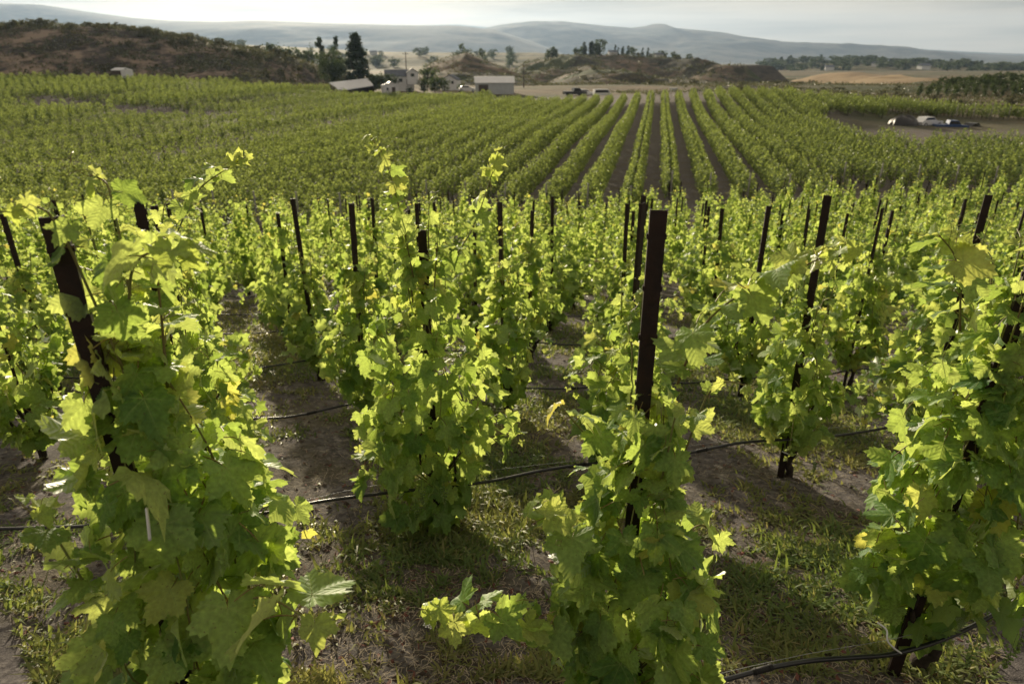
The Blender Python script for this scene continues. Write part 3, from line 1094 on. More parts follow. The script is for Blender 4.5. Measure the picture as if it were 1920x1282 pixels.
build_near_vine(B(*P_S), 'grapevine just behind the right edge vine in the second row', 8, False, [],
    group=GV, top=1.85, wide=0.9, n=320, low=0.2, lsize=0.15)

PG = 'steel posts of the two front rows'
post(*P_A, 'thick dark steel post leaning out of the biggest left front vine', PG, 0, 0.35, (0.0, -0.02))
post(*P_D, 'thick rust brown steel post standing bare in front right of centre', PG, 0, -0.12, (0.0, 0.0))
post(*P_E, 'thick dark post at the right edge inside the shaded vine', PG, 0, -0.3, (0.0, 0.03))
post(-1.90, 3.47, 'dark post behind the left front vine with whippy shoots beside it', PG, 2, 0.5)
post(*P_C, 'post buried in the bushy vine left of centre, only slivers showing', PG, 1, 0.1)
post(*P_M, 'slim dark post seen just left of the thick rust brown front post', PG, 0, 0.9)
post(*P_R, 'dark post rising far above the small narrow vine right of centre', PG, 2, -0.6, (0, -.01))
post(*P_S, 'dark post rising behind the vine at the right edge', PG, 2, -0.5)

# ------------------------------------------------------------------ rows further down the slope
ORD = ['first', 'second', 'third', 'fourth', 'fifth', 'sixth', 'seventh', 'eighth', 'ninth', 'tenth', 'eleventh', 'twelfth', 'thirteenth', 'fourteenth']
rg = np.random.default_rng(11)
FAR = []
for s in range(10):
    r2 = np.random.default_rng(900 + s)
    lv, sh, td = gen_vine(r2, top=r2.uniform(1.65, 2.0), wide=r2.uniform(.72, .95), n=300, low=r2.uniform(.12, .3), lsize=.165, ups=7)
    me = join_leaves('foliage', lv, GEO_LO, M_fol, r2)
    b = MB()
    for P in sh:
        b.tube(P[::2], np.linspace(.006, .002, len(P[::2])), 3, cap=False)
    FAR.append((me, b.mesh('shoots', M_shoot, True), trunk_mesh(r2)))
seen = {}
TENS = {2: 'twenty', 3: 'thirty', 4: 'forty', 5: 'fifty', 6: 'sixty', 7: 'seventy'}
UNIT = ['', 'first', 'second', 'third', 'fourth', 'fifth', 'sixth', 'seventh', 'eighth', 'ninth', 'tenth', 'eleventh', 'twelfth', 'thirteenth', 'fourteenth',
        'fifteenth', 'sixteenth', 'seventeenth', 'eighteenth', 'nineteenth']


def nth(n):
    if n < 20:
        return UNIT[n]
    t, u = divmod(n, 10)
    return TENS[t][:-1] + 'ieth' if u == 0 else TENS[t] + '-' + UNIT[u]


row_ends = {}
for k in range(2, 14):
    y_mid = 4.15 + 2.2 * (k - 1)                       # Y of the row where X = 0.423
    s0 = -1.42 if k == 2 else rg.uniform(-.7, .7)
    step = 1.40
    ii = range(-40, 41)
    cnt = 0
    for i in ii:
        x = s0 + i * step * E1[0] + (0 if k == 2 else rg.normal(0, .05))
        y = y_mid + math.tan(RA) * (x - 0.423) + rg.normal(0, .04)
        if y < 3 or not (-0.80 * y - .9 < x < 0.80 * y + .9):
            continue
        row_ends.setdefault(k, []).append((x, y))
        rowname = ORD[k]
        cnt += 1
        px = 960 + F * x / (y * 1.0)
        if k <= 3:
            side = 'left edge' if px < 60 else 'left half' if px < 700 else 'middle' if px < 1250 else 'right half' if px < 1850 else 'right edge'
            nn = seen.setdefault((k, side), 0)
            seen[(k, side)] += 1
            lab = '%s grapevine from the left in the %s of the %s row down the slope' % (ORD[nn], side, rowname)
            rs_ = 1000 + k * 100 + i
            r3 = np.random.default_rng(rs_)
            build_near_vine(B(x, y), lab, rs_, False, [], group='grapevines of the %s row' % rowname, max_leaf=300 if k == 2 else 220,
                            top=r3.uniform(1.45, 1.80), wide=r3.uniform(.66, .84), n=310, low=r3.uniform(.14, .36), lsize=.150, ups=5)
            post(x, y, '%s dark steel post from the left in the %s of the %s row' % (ORD[nn], side, rowname), 'posts of the %s row' % rowname,
                 int(rg.integers(3)), rg.uniform(-1, 1), (rg.normal(0, .015), rg.normal(0, .015)))
        else:
            me, shm, trm = FAR[rg.integers(len(FAR))]
            v = thing('grapevine', '%s bushy grapevine from the left in the %s row down the slope' % (nth(cnt), rowname), 'grapevine', B(x, y), rg.uniform(0, 6.28), 'grapevines of the %s row' % rowname)
            v.scale = (1, 1, rg.uniform(.9, 1.06))
            obj('foliage', me, v, kind='stuff')
            obj('shoots', shm, v, kind='stuff')
            obj('trunk', trm, v)
            if k < 5 or rg.random() < .55:
                post(x, y, '%s dark steel post from the left in the %s row down the slope' % (nth(cnt), rowname), 'posts of the %s row' % rowname,
                 int(rg.integers(3)), rg.uniform(-1, 1), (rg.normal(0, .015), rg.normal(0, .015)))


# ------------------------------------------------------------------ hoses, wires and ties
def hose(pts, label, group, r=0.0105, sub=6):
    P = spline(pts, sub)
    h = thing('drip_hose', label, 'hose', P[0], group=group)
    V_, T_ = tube(P - P[0], r, 8)
    obj('tube', tri_mesh('tube', V_, T_, M_hose), h)
    return h, P


def coupling(h, P, f):
    i = int(f * (len(P) - 3))
    q = P[i:i + 2] - P[0]
    d = norm(q[1] - q[0])
    b = MB()
    b.tube([q[0], q[0] + d * .09], 0.0135, 8)
    b.tube([q[0] + d * .01, q[0] + d * .016], 0.0155, 8)
    b.tube([q[0] + d * .074, q[0] + d * .08], 0.0155, 8)
    obj('coupling', b.mesh('coupling', M_black, True), h)


HG = 'drip hoses strung along the vine rows'
p1 = [(-60, 992, 3.25), (0, 991, 3.30), (160, 986, 3.38), (330, 975, 3.45), (480, 964, 3.55), (600, 940, 3.66), (740, 922, 3.78), (850, 911, 3.86), (930, 900, 3.93), (1010, 883, 4.0),
      (1090, 871, 4.08), (1190, 862, 4.17), (1290, 849, 4.28), (1380, 831, 4.38), (1450, 825, 4.48), (1520, 822, 4.58), (1600, 812, 4.72), (1680, 799, 4.85), (1740, 789, 4.94), (1850, 770, 5.1), (2000, 745, 5.35)]
h1, P1 = hose([at(*q) for q in p1], 'black drip hose crossing the second row behind the thick front post', HG)
for f in (.11, .33, .5, .62):
    coupling(h1, P1, f)
p0 = [(-260, 1560, 1.35), (300, 1480, 1.60), (800, 1400, 1.80), (1120, 1330, 1.90), (1250, 1296, 1.97), (1350, 1276, 2.02), (1440, 1252, 2.07), (1520, 1238, 2.11), (1600, 1232, 2.17), (1670, 1226, 2.24),
      (1740, 1208, 2.28), (1810, 1180, 2.33), (1880, 1142, 2.38), (1960, 1100, 2.44), (2200, 1050, 2.65)]
h0, P0 = hose([at(*q) for q in p0], 'thick black drip hose curving across the bottom right corner', HG)
coupling(h0, P0, .42)
wr = 0.0011
for nm, pts, lab in (('trellis_wire', [at(480, 958, 3.56), at(740, 903, 3.8), at(1090, 862, 4.08), at(1450, 815, 4.5), at(1740, 780, 4.95), at(1950, 748, 5.3)], 'thin wire stretched just above the second row hose'),
                     ('trellis_wire', [at(1250, 1290, 1.97), at(1350, 1262, 2.02), at(1520, 1224, 2.12), at(1680, 1196, 2.25), at(1810, 1160, 2.33), at(1960, 1115, 2.45)], 'thin pale wire running above the hose in the bottom right corner')):
    P = spline(pts, 3)
    V_, T_ = tube(P, wr, 5)
    tag(obj(nm, tri_mesh(nm, V_, T_, M_wire)), lab, 'wire')
for k in sorted(row_ends):
    pts = sorted(row_ends[k])
    q = []
    for a, b_ in zip(pts[:-1], pts[1:]):
        a3, b3 = B(*a), B(*b_)
        hz = .29 + rg.normal(0, .02)
        q.append(a3 + UP * hz - np.array([0, .05, 0]))
        q.append((a3 + b3) / 2 + UP * (hz - .03 - .04 * rg.random()) - np.array([0, .05, 0]))
    q.append(B(*pts[-1]) + UP * .29)
    hh, PP = hose(q, 'black drip hose strung along the %s row down the slope' % ORD[k], HG, sub=4)
    if k < 4:
        for f in np.arange(.1, .95, .12):
            coupling(hh, PP, f)


def tie(pts, label):
    P = spline(pts, 5)
    V_, T_ = tube(P, 0.0042, 6)
    return tag(obj('white_tie', tri_mesh('white_tie', V_, T_, M_tie)), label, 'tie', 'white plastic ties on the posts')


tie([at(1645, 1166, 2.24), at(1662, 1180, 2.22), at(1664, 1200, 2.2), at(1676, 1214, 2.2), at(1690, 1224, 2.22)], 'white plastic tie on the post foot in the bottom right corner')
tie([at(275, 952, 1.45), at(278, 980, 1.44), at(281, 1012, 1.44)], 'white tie hanging in the biggest left front vine')
tie([at(1466, 846, 4.52), at(1482, 852, 4.5), at(1492, 851, 4.52)], 'white tie round the trunk of the small narrow vine')

# ------------------------------------------------------------------ valley vineyard: one thing per vine row
SEG = 6.0


def segment(seed, n=2300):
    r2 = np.random.default_rng(seed)
    Y = r2.random(n) * SEG
    h = 0.35 + 1.55 * r2.random(n) ** 0.8
    bush = np.cos((Y - .6) * 2 * np.pi / 1.4 + .5 * np.sin(Y * 1.7 + seed))
    lump = .93 + .26 * bush + .15 * np.sin(Y * 9.1 + 2 * seed) + .12 * np.sin(Y * 2.2 + seed)
    hw = np.interp(h, [.3, .7, 1.2, 1.6, 2.0], [.25, .46, .48, .32, .10]) * lump
    h = h * (.97 + .18 * bush + .10 * np.sin(Y * 2.7 + seed * 3))
    sgn = r2.choice([-1, 1], n)
    x = sgn * hw * (1 - .5 * r2.random(n) ** 2)
    Vs, Ts, Tn = [], [], []
    kite = np.array([[0, -.35, 0], [.42, .05, .06], [0, .60, -.08], [-.42, .05, .06], [0, .08, 0.0]])
    kt = np.array([[4, 0, 1], [4, 1, 2], [4, 2, 3], [4, 3, 0]])
    for i in range(n):
        out = np.array([sgn[i], .2 * r2.normal(), 0])
        nr = norm(out * .6 + UP * (.2 + r2.random()) + .5 * r2.normal(size=3))
        tp = norm(-UP * (1.0 if r2.random() < .75 else -.8) + out * .4 + .5 * r2.normal(size=3))
        Vs.append(kite * r2.uniform(.10, .175) @ frame(nr, tp).T + np.array([x[i], Y[i], h[i]]))
        Ts.append(kt + 5 * i)
        Tn.append(np.full(5, np.clip(.5 + .22 * bush[i] + .5 * (r2.random() - .5), 0, 1)))
    V_, T_, t_ = np.vstack(Vs), np.vstack(Ts), np.concatenate(Tn)
    M_ = np.zeros(len(T_), int)
    b = MB()
    for yy in np.arange(.6, SEG, 1.4):
        b.tube([[0, yy, -.1], [.03, yy, .4], [0, yy + .03, .9]], [.045, .035, .03], 5)
    v2, t2, m2 = b.data()
    return tri_mesh('foliage', np.vstack([V_, v2]), np.vstack([T_, t2 + len(V_)]), [M_row, M_bark], np.concatenate([M_, m2 + 1]), tint=np.concatenate([t_, np.zeros(len(v2))]))


SEGS = [segment(s) for s in range(8)]
rpost = MB().tube([[0, 0, -.2], [0, 0, 1.0], [0, 0, 1.9]], [.045, .045, .04], 7).mesh('post', M_grey, True)
ROAD = np.array([[-44, 34], [-30, 55], [-21, 84], [-5.5, 124], [4, 150]])
DIP = np.array([gp(-60, 188)[:2], gp(0, 195)[:2], gp(200, 210)[:2], gp(425, 224)[:2], gp(545, 219)[:2]])


def pdist(p, L):
    best = 1e9
    for a, b_ in zip(L[:-1], L[1:]):
        t = np.clip(np.dot(p - a, b_ - a) / np.dot(b_ - a, b_ - a), 0, 1)
        best = min(best, np.linalg.norm(a + t * (b_ - a) - p))
    return best


def left_of_road(p):
    return p[0] < np.interp(p[1], ROAD[:, 1], ROAD[:, 0])


def in_centre(p):
    x, y = p
    if y < 35.5 + .27 * x or left_of_road(p) or pdist(p, ROAD) < 2.7:
        return False
    q = x / y
    if q > 0.43 and np.interp(q, [.43, .50, .56], [88, 68, 62]) < y < np.interp(q, [.43, .5], [90, 96]):
        return False
    return y < np.interp(q, [-.1, .20, .34, .44, .56, .75], [124, 119, 117, 114, 109, 97])


def in_left(p):
    x, y = p
    if y < 35.5 + .27 * x or not left_of_road(p) or pdist(p, ROAD) < 2.2 or pdist(p, DIP) < 1.7:
        return False
    return y < np.interp(x / y, [-.75, -.5, -.3, -.12, 0], [143, 143, 140, 146, 140])


def vine_rows(direction, pitch, origin, js, inside, label_of, group):
    d = norm(np.array(direction))
    pr = np.array([d[1], -d[0]])
    for j in js:
        tall = rg.uniform(.62, 1.08) if inside is in_left else rg.uniform(.84, .96)
        o = np.array(origin) + pr * pitch * j
        root, run = None, 0
        for s in np.arange(-60, 260, SEG):
            a = o + d * s
            mid = a + d * SEG / 2
            if not inside(mid) or abs(mid[0]) > .80 * mid[1] + 4:
                run = 0
                continue
            if root is None:
                root = thing('vine_row', label_of(j), 'vine row', (a[0], a[1], tz(*a)), 0, group)
                r0 = np.array(root.location)
                if inside is in_centre:
                    obj('post', rpost, root, (0, 0, 0))
            e = a + d * SEG
            za, ze = tz(*a), tz(*e)
            fo = obj('foliage', SEGS[rg.integers(8)], root, kind='stuff')
            yv = norm(np.array([d[0], d[1], (ze - za) / SEG]))
            fl = 1 if rg.random() < .5 else -1
            xv = np.array([pr[0], pr[1], 0]) * fl
            pos = np.array([a[0], a[1], za])
            if fl < 0:
                yv = -yv
                pos = np.array([e[0], e[1], ze])
            Rm = np.column_stack([xv, yv, np.array([0, 0, tall * rg.uniform(.92, 1.06)])])
            fo.matrix_basis = mat4(Rm, pos - r0)


ROWDIR = (0.196, 0.98)
o0 = gp(1255, 372)[:2]
o0 = o0 - np.array(ROWDIR) * (o0[1] - 40)
vine_rows(ROWDIR, 2.15, o0, range(-32, 45), in_centre, lambda j: 'long leafy vine row on the valley floor, lined up behind the thick front post' if j == 0 else '%s long vine row to the %s of the one behind the thick front post' % (nth(abs(j)), 'left' if j < 0 else 'right'), 'vine rows of the centre valley field')
vine_rows((0.38, 0.925), 4.0, (-26, 60), range(-39, 7), in_left, lambda j: 'leafy vine row %s from the farm track in the left field' % nth(8 - j), 'vine rows of the left valley field')


# ------------------------------------------------------------------ trees and shrubs
def crown_mesh(seed, n, shape, leaf, material, name='crown'):
    r2 = np.random.default_rng(seed)
    Vs, Ts, Tn, c = [], [], [], 0
    kite = np.array([[0, -.5, 0], [.4, 0, .08], [0, .5, -.05], [-.4, 0, .08]])
    kt = np.array([[0, 1, 2], [0, 2, 3]])
    clumps = []
    nc = max(8, n // 22)
    for _ in range(nc):
        clumps.append(shape(r2))
    for i in range(n):
        p, o, cs = clumps[i % nc]
        q = p + r2.normal(size=3) * cs
        Vs.append(kite * leaf * r2.uniform(.6, 1.4) @ frame(norm(o + .7 * r2.normal(size=3) + .3 * UP), norm(r2.normal(size=3))).T + q)
        Ts.append(kt + c)
        Tn.append(np.full(4, r2.random()))
        c += 4
    return tri_mesh(name, np.vstack(Vs), np.vstack(Ts), material, tint=np.concatenate(Tn))


def round_shape(h, w, z0=.15, cs=.08):
    def f(r2):
        d = norm(r2.normal(size=3))
        k = r2.random() ** .4
        return np.array([d[0] * w * k, d[1] * w * k, h * (z0 + (1 - z0) * (.5 + .5 * d[2] * k))]), d, cs * h
    return f


def cone_shape(h, w, z0=.06, cs=.03):
    def f(r2):
        t = r2.random() ** 1.3
        th = r2.random() * 6.283
        k = (1 - t) ** .8 * (.55 + .45 * r2.random()) + .03
        lay = .85 + .25 * math.sin(t * 40)
        return np.array([math.cos(th) * w * k * lay, math.sin(th) * w * k * lay, h * (z0 + (1 - z0) * t)]), np.array([math.cos(th), math.sin(th), .3]), cs * h
    return f


def trunk_simple(h, r):
    b = MB().tube([[0, 0, -.4], [.02 * h, 0, h * .3], [0, .015 * h, h * .65], [0, 0, h * .9]], [r, r * .8, r * .5, r * .15], 7)
    for a in (0, 2, 4):
        o = np.array([math.cos(a), math.sin(a), 0])
        b.tube([np.array([0, 0, h * (.25 + .08 * a / 2)]), o * h * .12 + UP * h * .42, o * h * .2 + UP * h * .6], [r * .45, r * .3, r * .1], 5)
    return b.mesh('trunk', M_trunk, True)


# unit-height variants
T_ROUND = [(crown_mesh(600 + s, 700, round_shape(1, .42, .15, .06), .075, M_tree), trunk_simple(1, .035)) for s in range(4)]
T_CON = [(crown_mesh(620 + s, 700, cone_shape(1, .24), .06, M_dark), trunk_simple(1, .022)) for s in range(3)]
T_POP = [(crown_mesh(640 + s, 420, round_shape(1, .14, .05, .05), .06, M_tree), trunk_simple(1, .018)) for s in range(3)]
SHRUB = [(crown_mesh(660 + s, 260, round_shape(.8, .62, .0, .09), .13, M_scrub, 'foliage'), None) for s in range(4)]
r_big = crown_mesh(690, 5200, round_shape(1, .46, .05, .045), .040, M_tree)
c_big = crown_mesh(691, 6000, cone_shape(1, .27, .03, .022), .034, M_dark)


def tree(name, kind, x, y, z, h, label, cat, group=None, w=1.0, crown=None):
    cr_, tr = kind[rg.integers(len(kind))]
    t = thing(name, label, cat, (x, y, z), rg.uniform(0, 6.28), group)
    t.scale = (h * w, h * w, h)
    obj('crown' if tr else 'foliage', crown or cr_, t)
    if tr:
        obj('trunk', tr, t)
    return t


def tree_px(name, kind, x, ytop, ybot, Y, label, cat, group=None, w=1.0, crown=None, ground=None):
    p, q = at(x, ybot, Y), at(x, ytop, Y)
    z = tz(p[0], p[1]) if ground is None else float(ground(p[0], p[1]))
    z = min(z, p[2]) if ground is None else z
    return tree(name, kind, p[0], Y, z, max(q[2] - z, .8), label, cat, group, w, crown)


tree_px('broadleaf_tree', T_ROUND, 624, 92, 140, 186, 'big round dark tree at the farmyard, left of the tall conifer', 'tree', None, .92, r_big)
tree_px('conifer_tree', T_CON, 671, 66, 150, 180, 'tallest dark conical tree beside the farm buildings', 'tree', None, 1.5, c_big)
tree_px('broadleaf_tree', T_ROUND, 580, 84, 112, 240, 'round tree left of the big farmyard trees against the haze', 'tree')
tree_px('conifer_tree', T_CON, 603, 72, 120, 230, 'pointed tree rising behind the big round farmyard tree', 'tree', None, 1.1)
tree_px('conifer_tree', T_CON, 632, 66, 110, 235, 'ragged tree top between the round tree and the conifer', 'tree', None, .8)
tree_px('broadleaf_tree', T_ROUND, 801, 118, 142, 200, 'small round olive tree right of the farmhouse', 'tree')
tree_px('broadleaf_tree', T_ROUND, 866, 82, 104, 298, 'round tree on top of the stony knoll', 'tree', ground=hill_knoll)
tree_px('broadleaf_tree', T_ROUND, 904, 90, 108, 300, 'round tree on the right shoulder of the stony knoll', 'tree', ground=hill_knoll)
for x, a in ((795, 150), (815, 144), (832, 148), (700, 142), (716, 141), (731, 143), (812, 158), (865, 162), (945, 176), (768, 165), (905, 178), (560, 96), (540, 92), (510, 86), (525, 90)):
    Y = 176 if a > 138 else 235
    tree_px('shrub', T_ROUND, x, a - 4, a + 14, Y, 'dark bush standing among the farm buildings' if a > 138 else 'hazy bush on the rise behind the scrub hill', 'bush', 'bushes around the farmyard' if a > 138 else 'bushes behind the scrub hill', 1.15)
# scrub on the left hill
for i in range(120):
    x = rg.uniform(-150, -52)
    y = rg.uniform(150, 200)
    top_ = rg.random() < .55
    if top_:
        y = rg.uniform(180, 200)
    z = float(hill_left(x, y))
    if z < tz(x, y):
        continue
    tree('shrub', SHRUB, x, y, z - .15, rg.uniform(.8, 2.3) * (1.25 if top_ else 1), 'dark scrub bush on the left hill', 'bush', 'scrub bushes on the left hill', rg.uniform(.9, 1.5))
for hl_, (xa, xb, ya, yb), nn, lab, s in ((hill_crest, (34, 96, 126, 176), 45, 'dark scrub bush along the crest behind the valley field', 1.1), (hill_right, (56, 150, 98, 205), 70, 'brown scrub bush on the right slope', 1.3),
                                      (hill_front, (25, 150, 240, 335), 30, 'grey scrub bush on the stony hills in the middle distance', 1.8), (hill_mid, (30, 190, 350, 470), 20, 'far scrub bush on the hills below the mesa', 2.4)):
    for i in range(nn):
        x, y = rg.uniform(xa, xb), rg.uniform(ya, yb)
        z = max(float(hl_(x, y)), tz(x, y))
        if True:
            tree('shrub', SHRUB, x, y, z - .2, rg.uniform(.7, 1.5) * s, lab, 'bush', lab.replace('bush', 'bushes'), rg.uniform(1, 1.6))
# low scrub too small to pick apart, one mass per hill
def scrub_mass(f, n, box, size, seed, thr=.0):
    r3 = np.random.default_rng(seed)
    x, y = r3.uniform(box[0], box[1], n), r3.uniform(box[2], box[3], n)
    keep = fbm(x / (size * 9), y / (size * 9), seed, 4) + .25 * r3.normal(size=n) > thr
    x, y = x[keep], y[keep]
    z = np.maximum(f(x, y), terrain(x, y))
    n = len(x)
    k = 9
    c = np.repeat(np.stack([x, y, z], 1), k, 0)
    s_ = np.repeat(size * r3.uniform(.5, 1.4, n), k)
    o = r3.normal(size=(n * k, 3)) * s_[:, None] * np.array([.42, .42, .20]) + np.array([0, 0, .25]) * s_[:, None]
    a, b_ = r3.normal(size=(n * k, 3)), r3.normal(size=(n * k, 3))
    a /= np.linalg.norm(a, axis=1)[:, None]
    b_ /= np.linalg.norm(b_, axis=1)[:, None]
    V_ = np.stack([c + o - a * s_[:, None] * .3, c + o + b_ * s_[:, None] * .28, c + o + a * s_[:, None] * .3], 1).reshape(-1, 3)
    obj('scrub', tri_mesh('scrub', V_, np.arange(len(V_)).reshape(-1, 3), M_scrub, tint=np.repeat(r3.random(n), k * 3)), kind='stuff')


scrub_mass(hill_left, 15000, (-175, -38, 148, 210), .9, 301, .0)
scrub_mass(hill_crest, 2500, (25, 110, 122, 190), .7, 302, .0)
scrub_mass(hill_right, 5000, (50, 170, 96, 240), .75, 303, .05)
scrub_mass(hill_front, 5000, (0, 170, 220, 380), 1.1, 304, .0)
scrub_mass(hill_mid, 6000, (0, 230, 340, 520), 1.5, 305, .02)
scrub_mass(hill_knoll, 3000, (-70, 20, 225, 340), 1.0, 306, -.05)
# tree lines on the ridges
for a, b_, nn, h, kinds in ((1012, 1062, 6, 8, T_POP), (1070, 1140, 12, 9, T_CON), (1150, 1215, 9, 6, T_CON), (1225, 1295, 10, 5, T_ROUND)):
    for i in range(nn):
        x = rg.uniform(a, b_)
        X = ratios(x, 105)[0] * 466
        tree('ridge_tree', kinds if rg.random() < .75 else T_ROUND, X, 466, float(hill_mid(X, 466)) - .5, h * rg.uniform(.5, 1.1), 'dark tree in the tree line on the ridge below the mountains', 'tree', 'trees along the middle ridge', 1.1)
for i in range(260):
    x = 1425 + 520 * rg.random()
    Y = 1300 - 260 * rg.random() ** 2
    X = ratios(x, 120)[0] * Y
    tree('far_tree', T_ROUND if rg.random() < .7 else T_CON, X, Y, float(hill_plateau(X, Y)) - 1, rg.uniform(6, 15), 'small dark tree of the far wooded plateau', 'tree', 'trees on the far plateau', 1.9)
for i in range(60):
    x = rg.uniform(380, 980)
    Y = rg.uniform(700, 1100)
    X = ratios(x, 100)[0] * Y
    tree('far_tree', T_ROUND, X, Y, float(hill_plain(X, Y)) - 1, rg.uniform(5, 12), 'small hazy tree on the far plain below the left mountains', 'tree', 'trees on the far plain', 1.6)
for rowi in range(5):
    for i in range(24):
        Y = 160 + rowi * 11
        X = Y * (0.56 + .013 * i + .012 * rowi) + rg.normal(0, .3)
        tree('orchard_tree', T_POP if rowi < 2 else T_ROUND, X, Y, max(float(hill_right(X, Y)), tz(X, Y)) - .2, rg.uniform(2.2, 3.8), 'upright orchard tree in rows on the right slope', 'tree', 'orchard trees on the right slope', 1.3)

# ------------------------------------------------------------------ farm buildings
def place(x, y, Y):
    p = at(x, y, Y)
    return np.array([p[0], p[1], min(tz(p[0], p[1]), p[2])]), p[2]


def building(name, label, x, ybot, Y, w, dpt, hw, hr, rz, wallm, roofm, windows=(), door=None, over=.25, ridge='x'):
    """gabled building: wall, roof (two slopes with eaves), windows with frame, door."""
    p, z = place(x, ybot, Y)
    t = thing(name, label, 'building', (p[0], p[1], z), rz)
    b = MB()
    z0 = p[2] - z - .5
    b.box((0, 0, (hw + z0) / 2), (w, dpt, hw - z0))
    for s in (-1, 1):
        if ridge == 'x':
            b.add([[s * w / 2, -dpt / 2, hw], [s * w / 2, dpt / 2, hw], [s * w / 2, 0, hw + hr]], [[0, 1, 2] if s > 0 else [0, 2, 1]])
        else:
            b.add([[-w / 2, s * dpt / 2, hw], [w / 2, s * dpt / 2, hw], [0, s * dpt / 2, hw + hr]], [[0, 1, 2] if s < 0 else [0, 2, 1]])
    obj('wall', b.mesh('wall', wallm), t)
    r = MB()
    th = .12
    if ridge == 'x':
        k = hr / (dpt / 2)
        P = [[-(dpt / 2 + over), hw - over * k + .02], [0, hw + hr + .02], [dpt / 2 + over, hw - over * k + .02], [dpt / 2 + over, hw - over * k + .02 + th], [0, hw + hr + .02 + th], [-(dpt / 2 + over), hw - over * k + .02 + th]]
        for seg in ([0, 1, 4, 5], [1, 2, 3, 4]):
            r.prism([P[q] for q in seg], -w / 2 - over, w / 2 + over, axis=0)
        for q in np.arange(-w / 2, w / 2 + .01, .8):
            for s in (-1, 1):
                r.tube([[q, s * .02, hw + hr + .03 + th], [q, s * (dpt / 2 + over), hw - over * k + .03 + th]], .03, 4)
    else:
        k = hr / (w / 2)
        P = [[-(w / 2 + over), hw - over * k + .02], [0, hw + hr + .02], [w / 2 + over, hw - over * k + .02], [w / 2 + over, hw - over * k + .02 + th], [0, hw + hr + .02 + th], [-(w / 2 + over), hw - over * k + .02 + th]]
        for seg in ([0, 1, 4, 5], [1, 2, 3, 4]):
            r.prism([P[q] for q in seg], -dpt / 2 - over, dpt / 2 + over, axis=1)
    obj('roof', r.mesh('roof', roofm), t)
    for (wx, wz, ww, wh) in windows:
        f = obj('window', MB().box((wx, -dpt / 2 - .02, wz), (ww, .06, wh)).mesh('window', M_glass), t)
        g = MB()
        for s in (-1, 1):
            g.box((wx + s * (ww / 2 + .05), -dpt / 2 - .03, wz), (.1, .09, wh + .2))
            g.box((wx, -dpt / 2 - .03, wz + s * (wh / 2 + .05)), (ww, .09, .1))
        obj('frame', g.mesh('frame', M_white), f)
    if door:
        dx, dw, dh = door
        obj('door', MB().box((dx, -dpt / 2 - .03, dh / 2), (dw, .08, dh)).mesh('door', M_wood), t)
    return t


hs_ = building('farmhouse', 'white farmhouse with blue grey gabled roof behind the small white shed', 750, 158, 186, 7.4, 6.5, 3.1, 2.2, 0.15, M_white, M_groof, [(-2.2, 1.6, 1, 1.3), (.2, 1.6, 1, 1.3)], (2.2, .9, 2.0))
hs2 = MB()
hs2.box((3.4, -2.2, 2.2), (3.0, 3.4, 4.4))
hs2.add([[1.9, -3.9, 4.4], [4.9, -3.9, 4.4], [3.4, -3.9, 5.9], [1.9, -.5, 4.4], [4.9, -.5, 4.4], [3.4, -.5, 5.9]], [[0, 1, 2], [4, 3, 5]])
obj('gable_wing', hs2.mesh('gable_wing', M_white), hs_)
rf = MB()
for s in (-1, 1):
    rf.prism([[3.4, 5.95], [3.4 + s * 1.75, 4.2], [3.4 + s * 1.75, 4.32], [3.4, 6.08]], -4.2, .0, axis=1)
obj('wing_roof', rf.mesh('wing_roof', M_groof), hs_)
hs_.scale = (.95, .95, .64)
obj('wing_window', MB().box((3.4, -3.93, 3.5), (.9, .06, 1.1)).mesh('wing_window', M_glass), hs_)
q_ = [at(637, 170, 164), at(700, 160, 171), at(690, 147, 176), at(617, 155, 169)]       # low front edge, high back edge
lo_ = np.array([q_[0][0], q_[0][1], tz(q_[0][0], q_[0][1])])
ls_ = thing('long_shed', 'open shed with a wide tilted bright white roof below the conifer', 'building', lo_)
b = MB()
V_ = np.array([c - lo_ for c in q_] + [c - lo_ - UP * .18 for c in q_])
b.quads(V_, [[0, 1, 2, 3], [7, 6, 5, 4], [0, 4, 5, 1], [1, 5, 6, 2], [2, 6, 7, 3], [3, 7, 4, 0]])
for t_ in np.linspace(.02, .98, 15):
    b.tube([V_[0] + (V_[1] - V_[0]) * t_ + UP * .02, V_[3] + (V_[2] - V_[3]) * t_ + UP * .02], .035, 4)
obj('roof', b.mesh('roof', M_wroof), ls_)
b = MB()
for e0, e1 in ((2, 3), (3, 0), (1, 2)):
    a_, c_ = V_[4 + e0] * .985, V_[4 + e1] * .985
    z_ = -1.2
    b.quads([[a_[0], a_[1], z_], [c_[0], c_[1], z_], [c_[0], c_[1], c_[2] - .02], [a_[0], a_[1], a_[2] - .02]], [[0, 1, 2, 3]])
obj('wall', b.mesh('wall', M_wood), ls_)
for e in (4, 5):
    obj('post', MB().box((V_[e][0] * .97 + .1, V_[e][1] + .3, (V_[e][2] - 1.2) / 2), (.16, .16, V_[e][2] + 1.2)).mesh('post', M_wood), ls_)
building('garden_shed', 'small white gabled shed in front of the farmhouse', 732, 176, 170, 3.6, 3.2, 1.7, .9, 0.3, M_white, M_wroof, [(-.8, 1.1, .5, .6)], (.6, .8, 1.5), .15, 'y')
building('cottage', 'small white cottage between dark bushes and the steel barn', 846, 162, 190, 4.2, 3.4, 1.6, 1.1, -.2, M_white, M_groof, [(-.9, 1, .6, .7), (.9, 1, .6, .7)], None, .2, 'y')
building('steel_barn', 'pale steel barn with a light metal roof right of the farmyard', 927, 175, 172, 9.0, 6.0, 2.4, 1.2, 0.05, M_steel, M_wroof, [], (-2.6, 2.2, 2.0), .2)
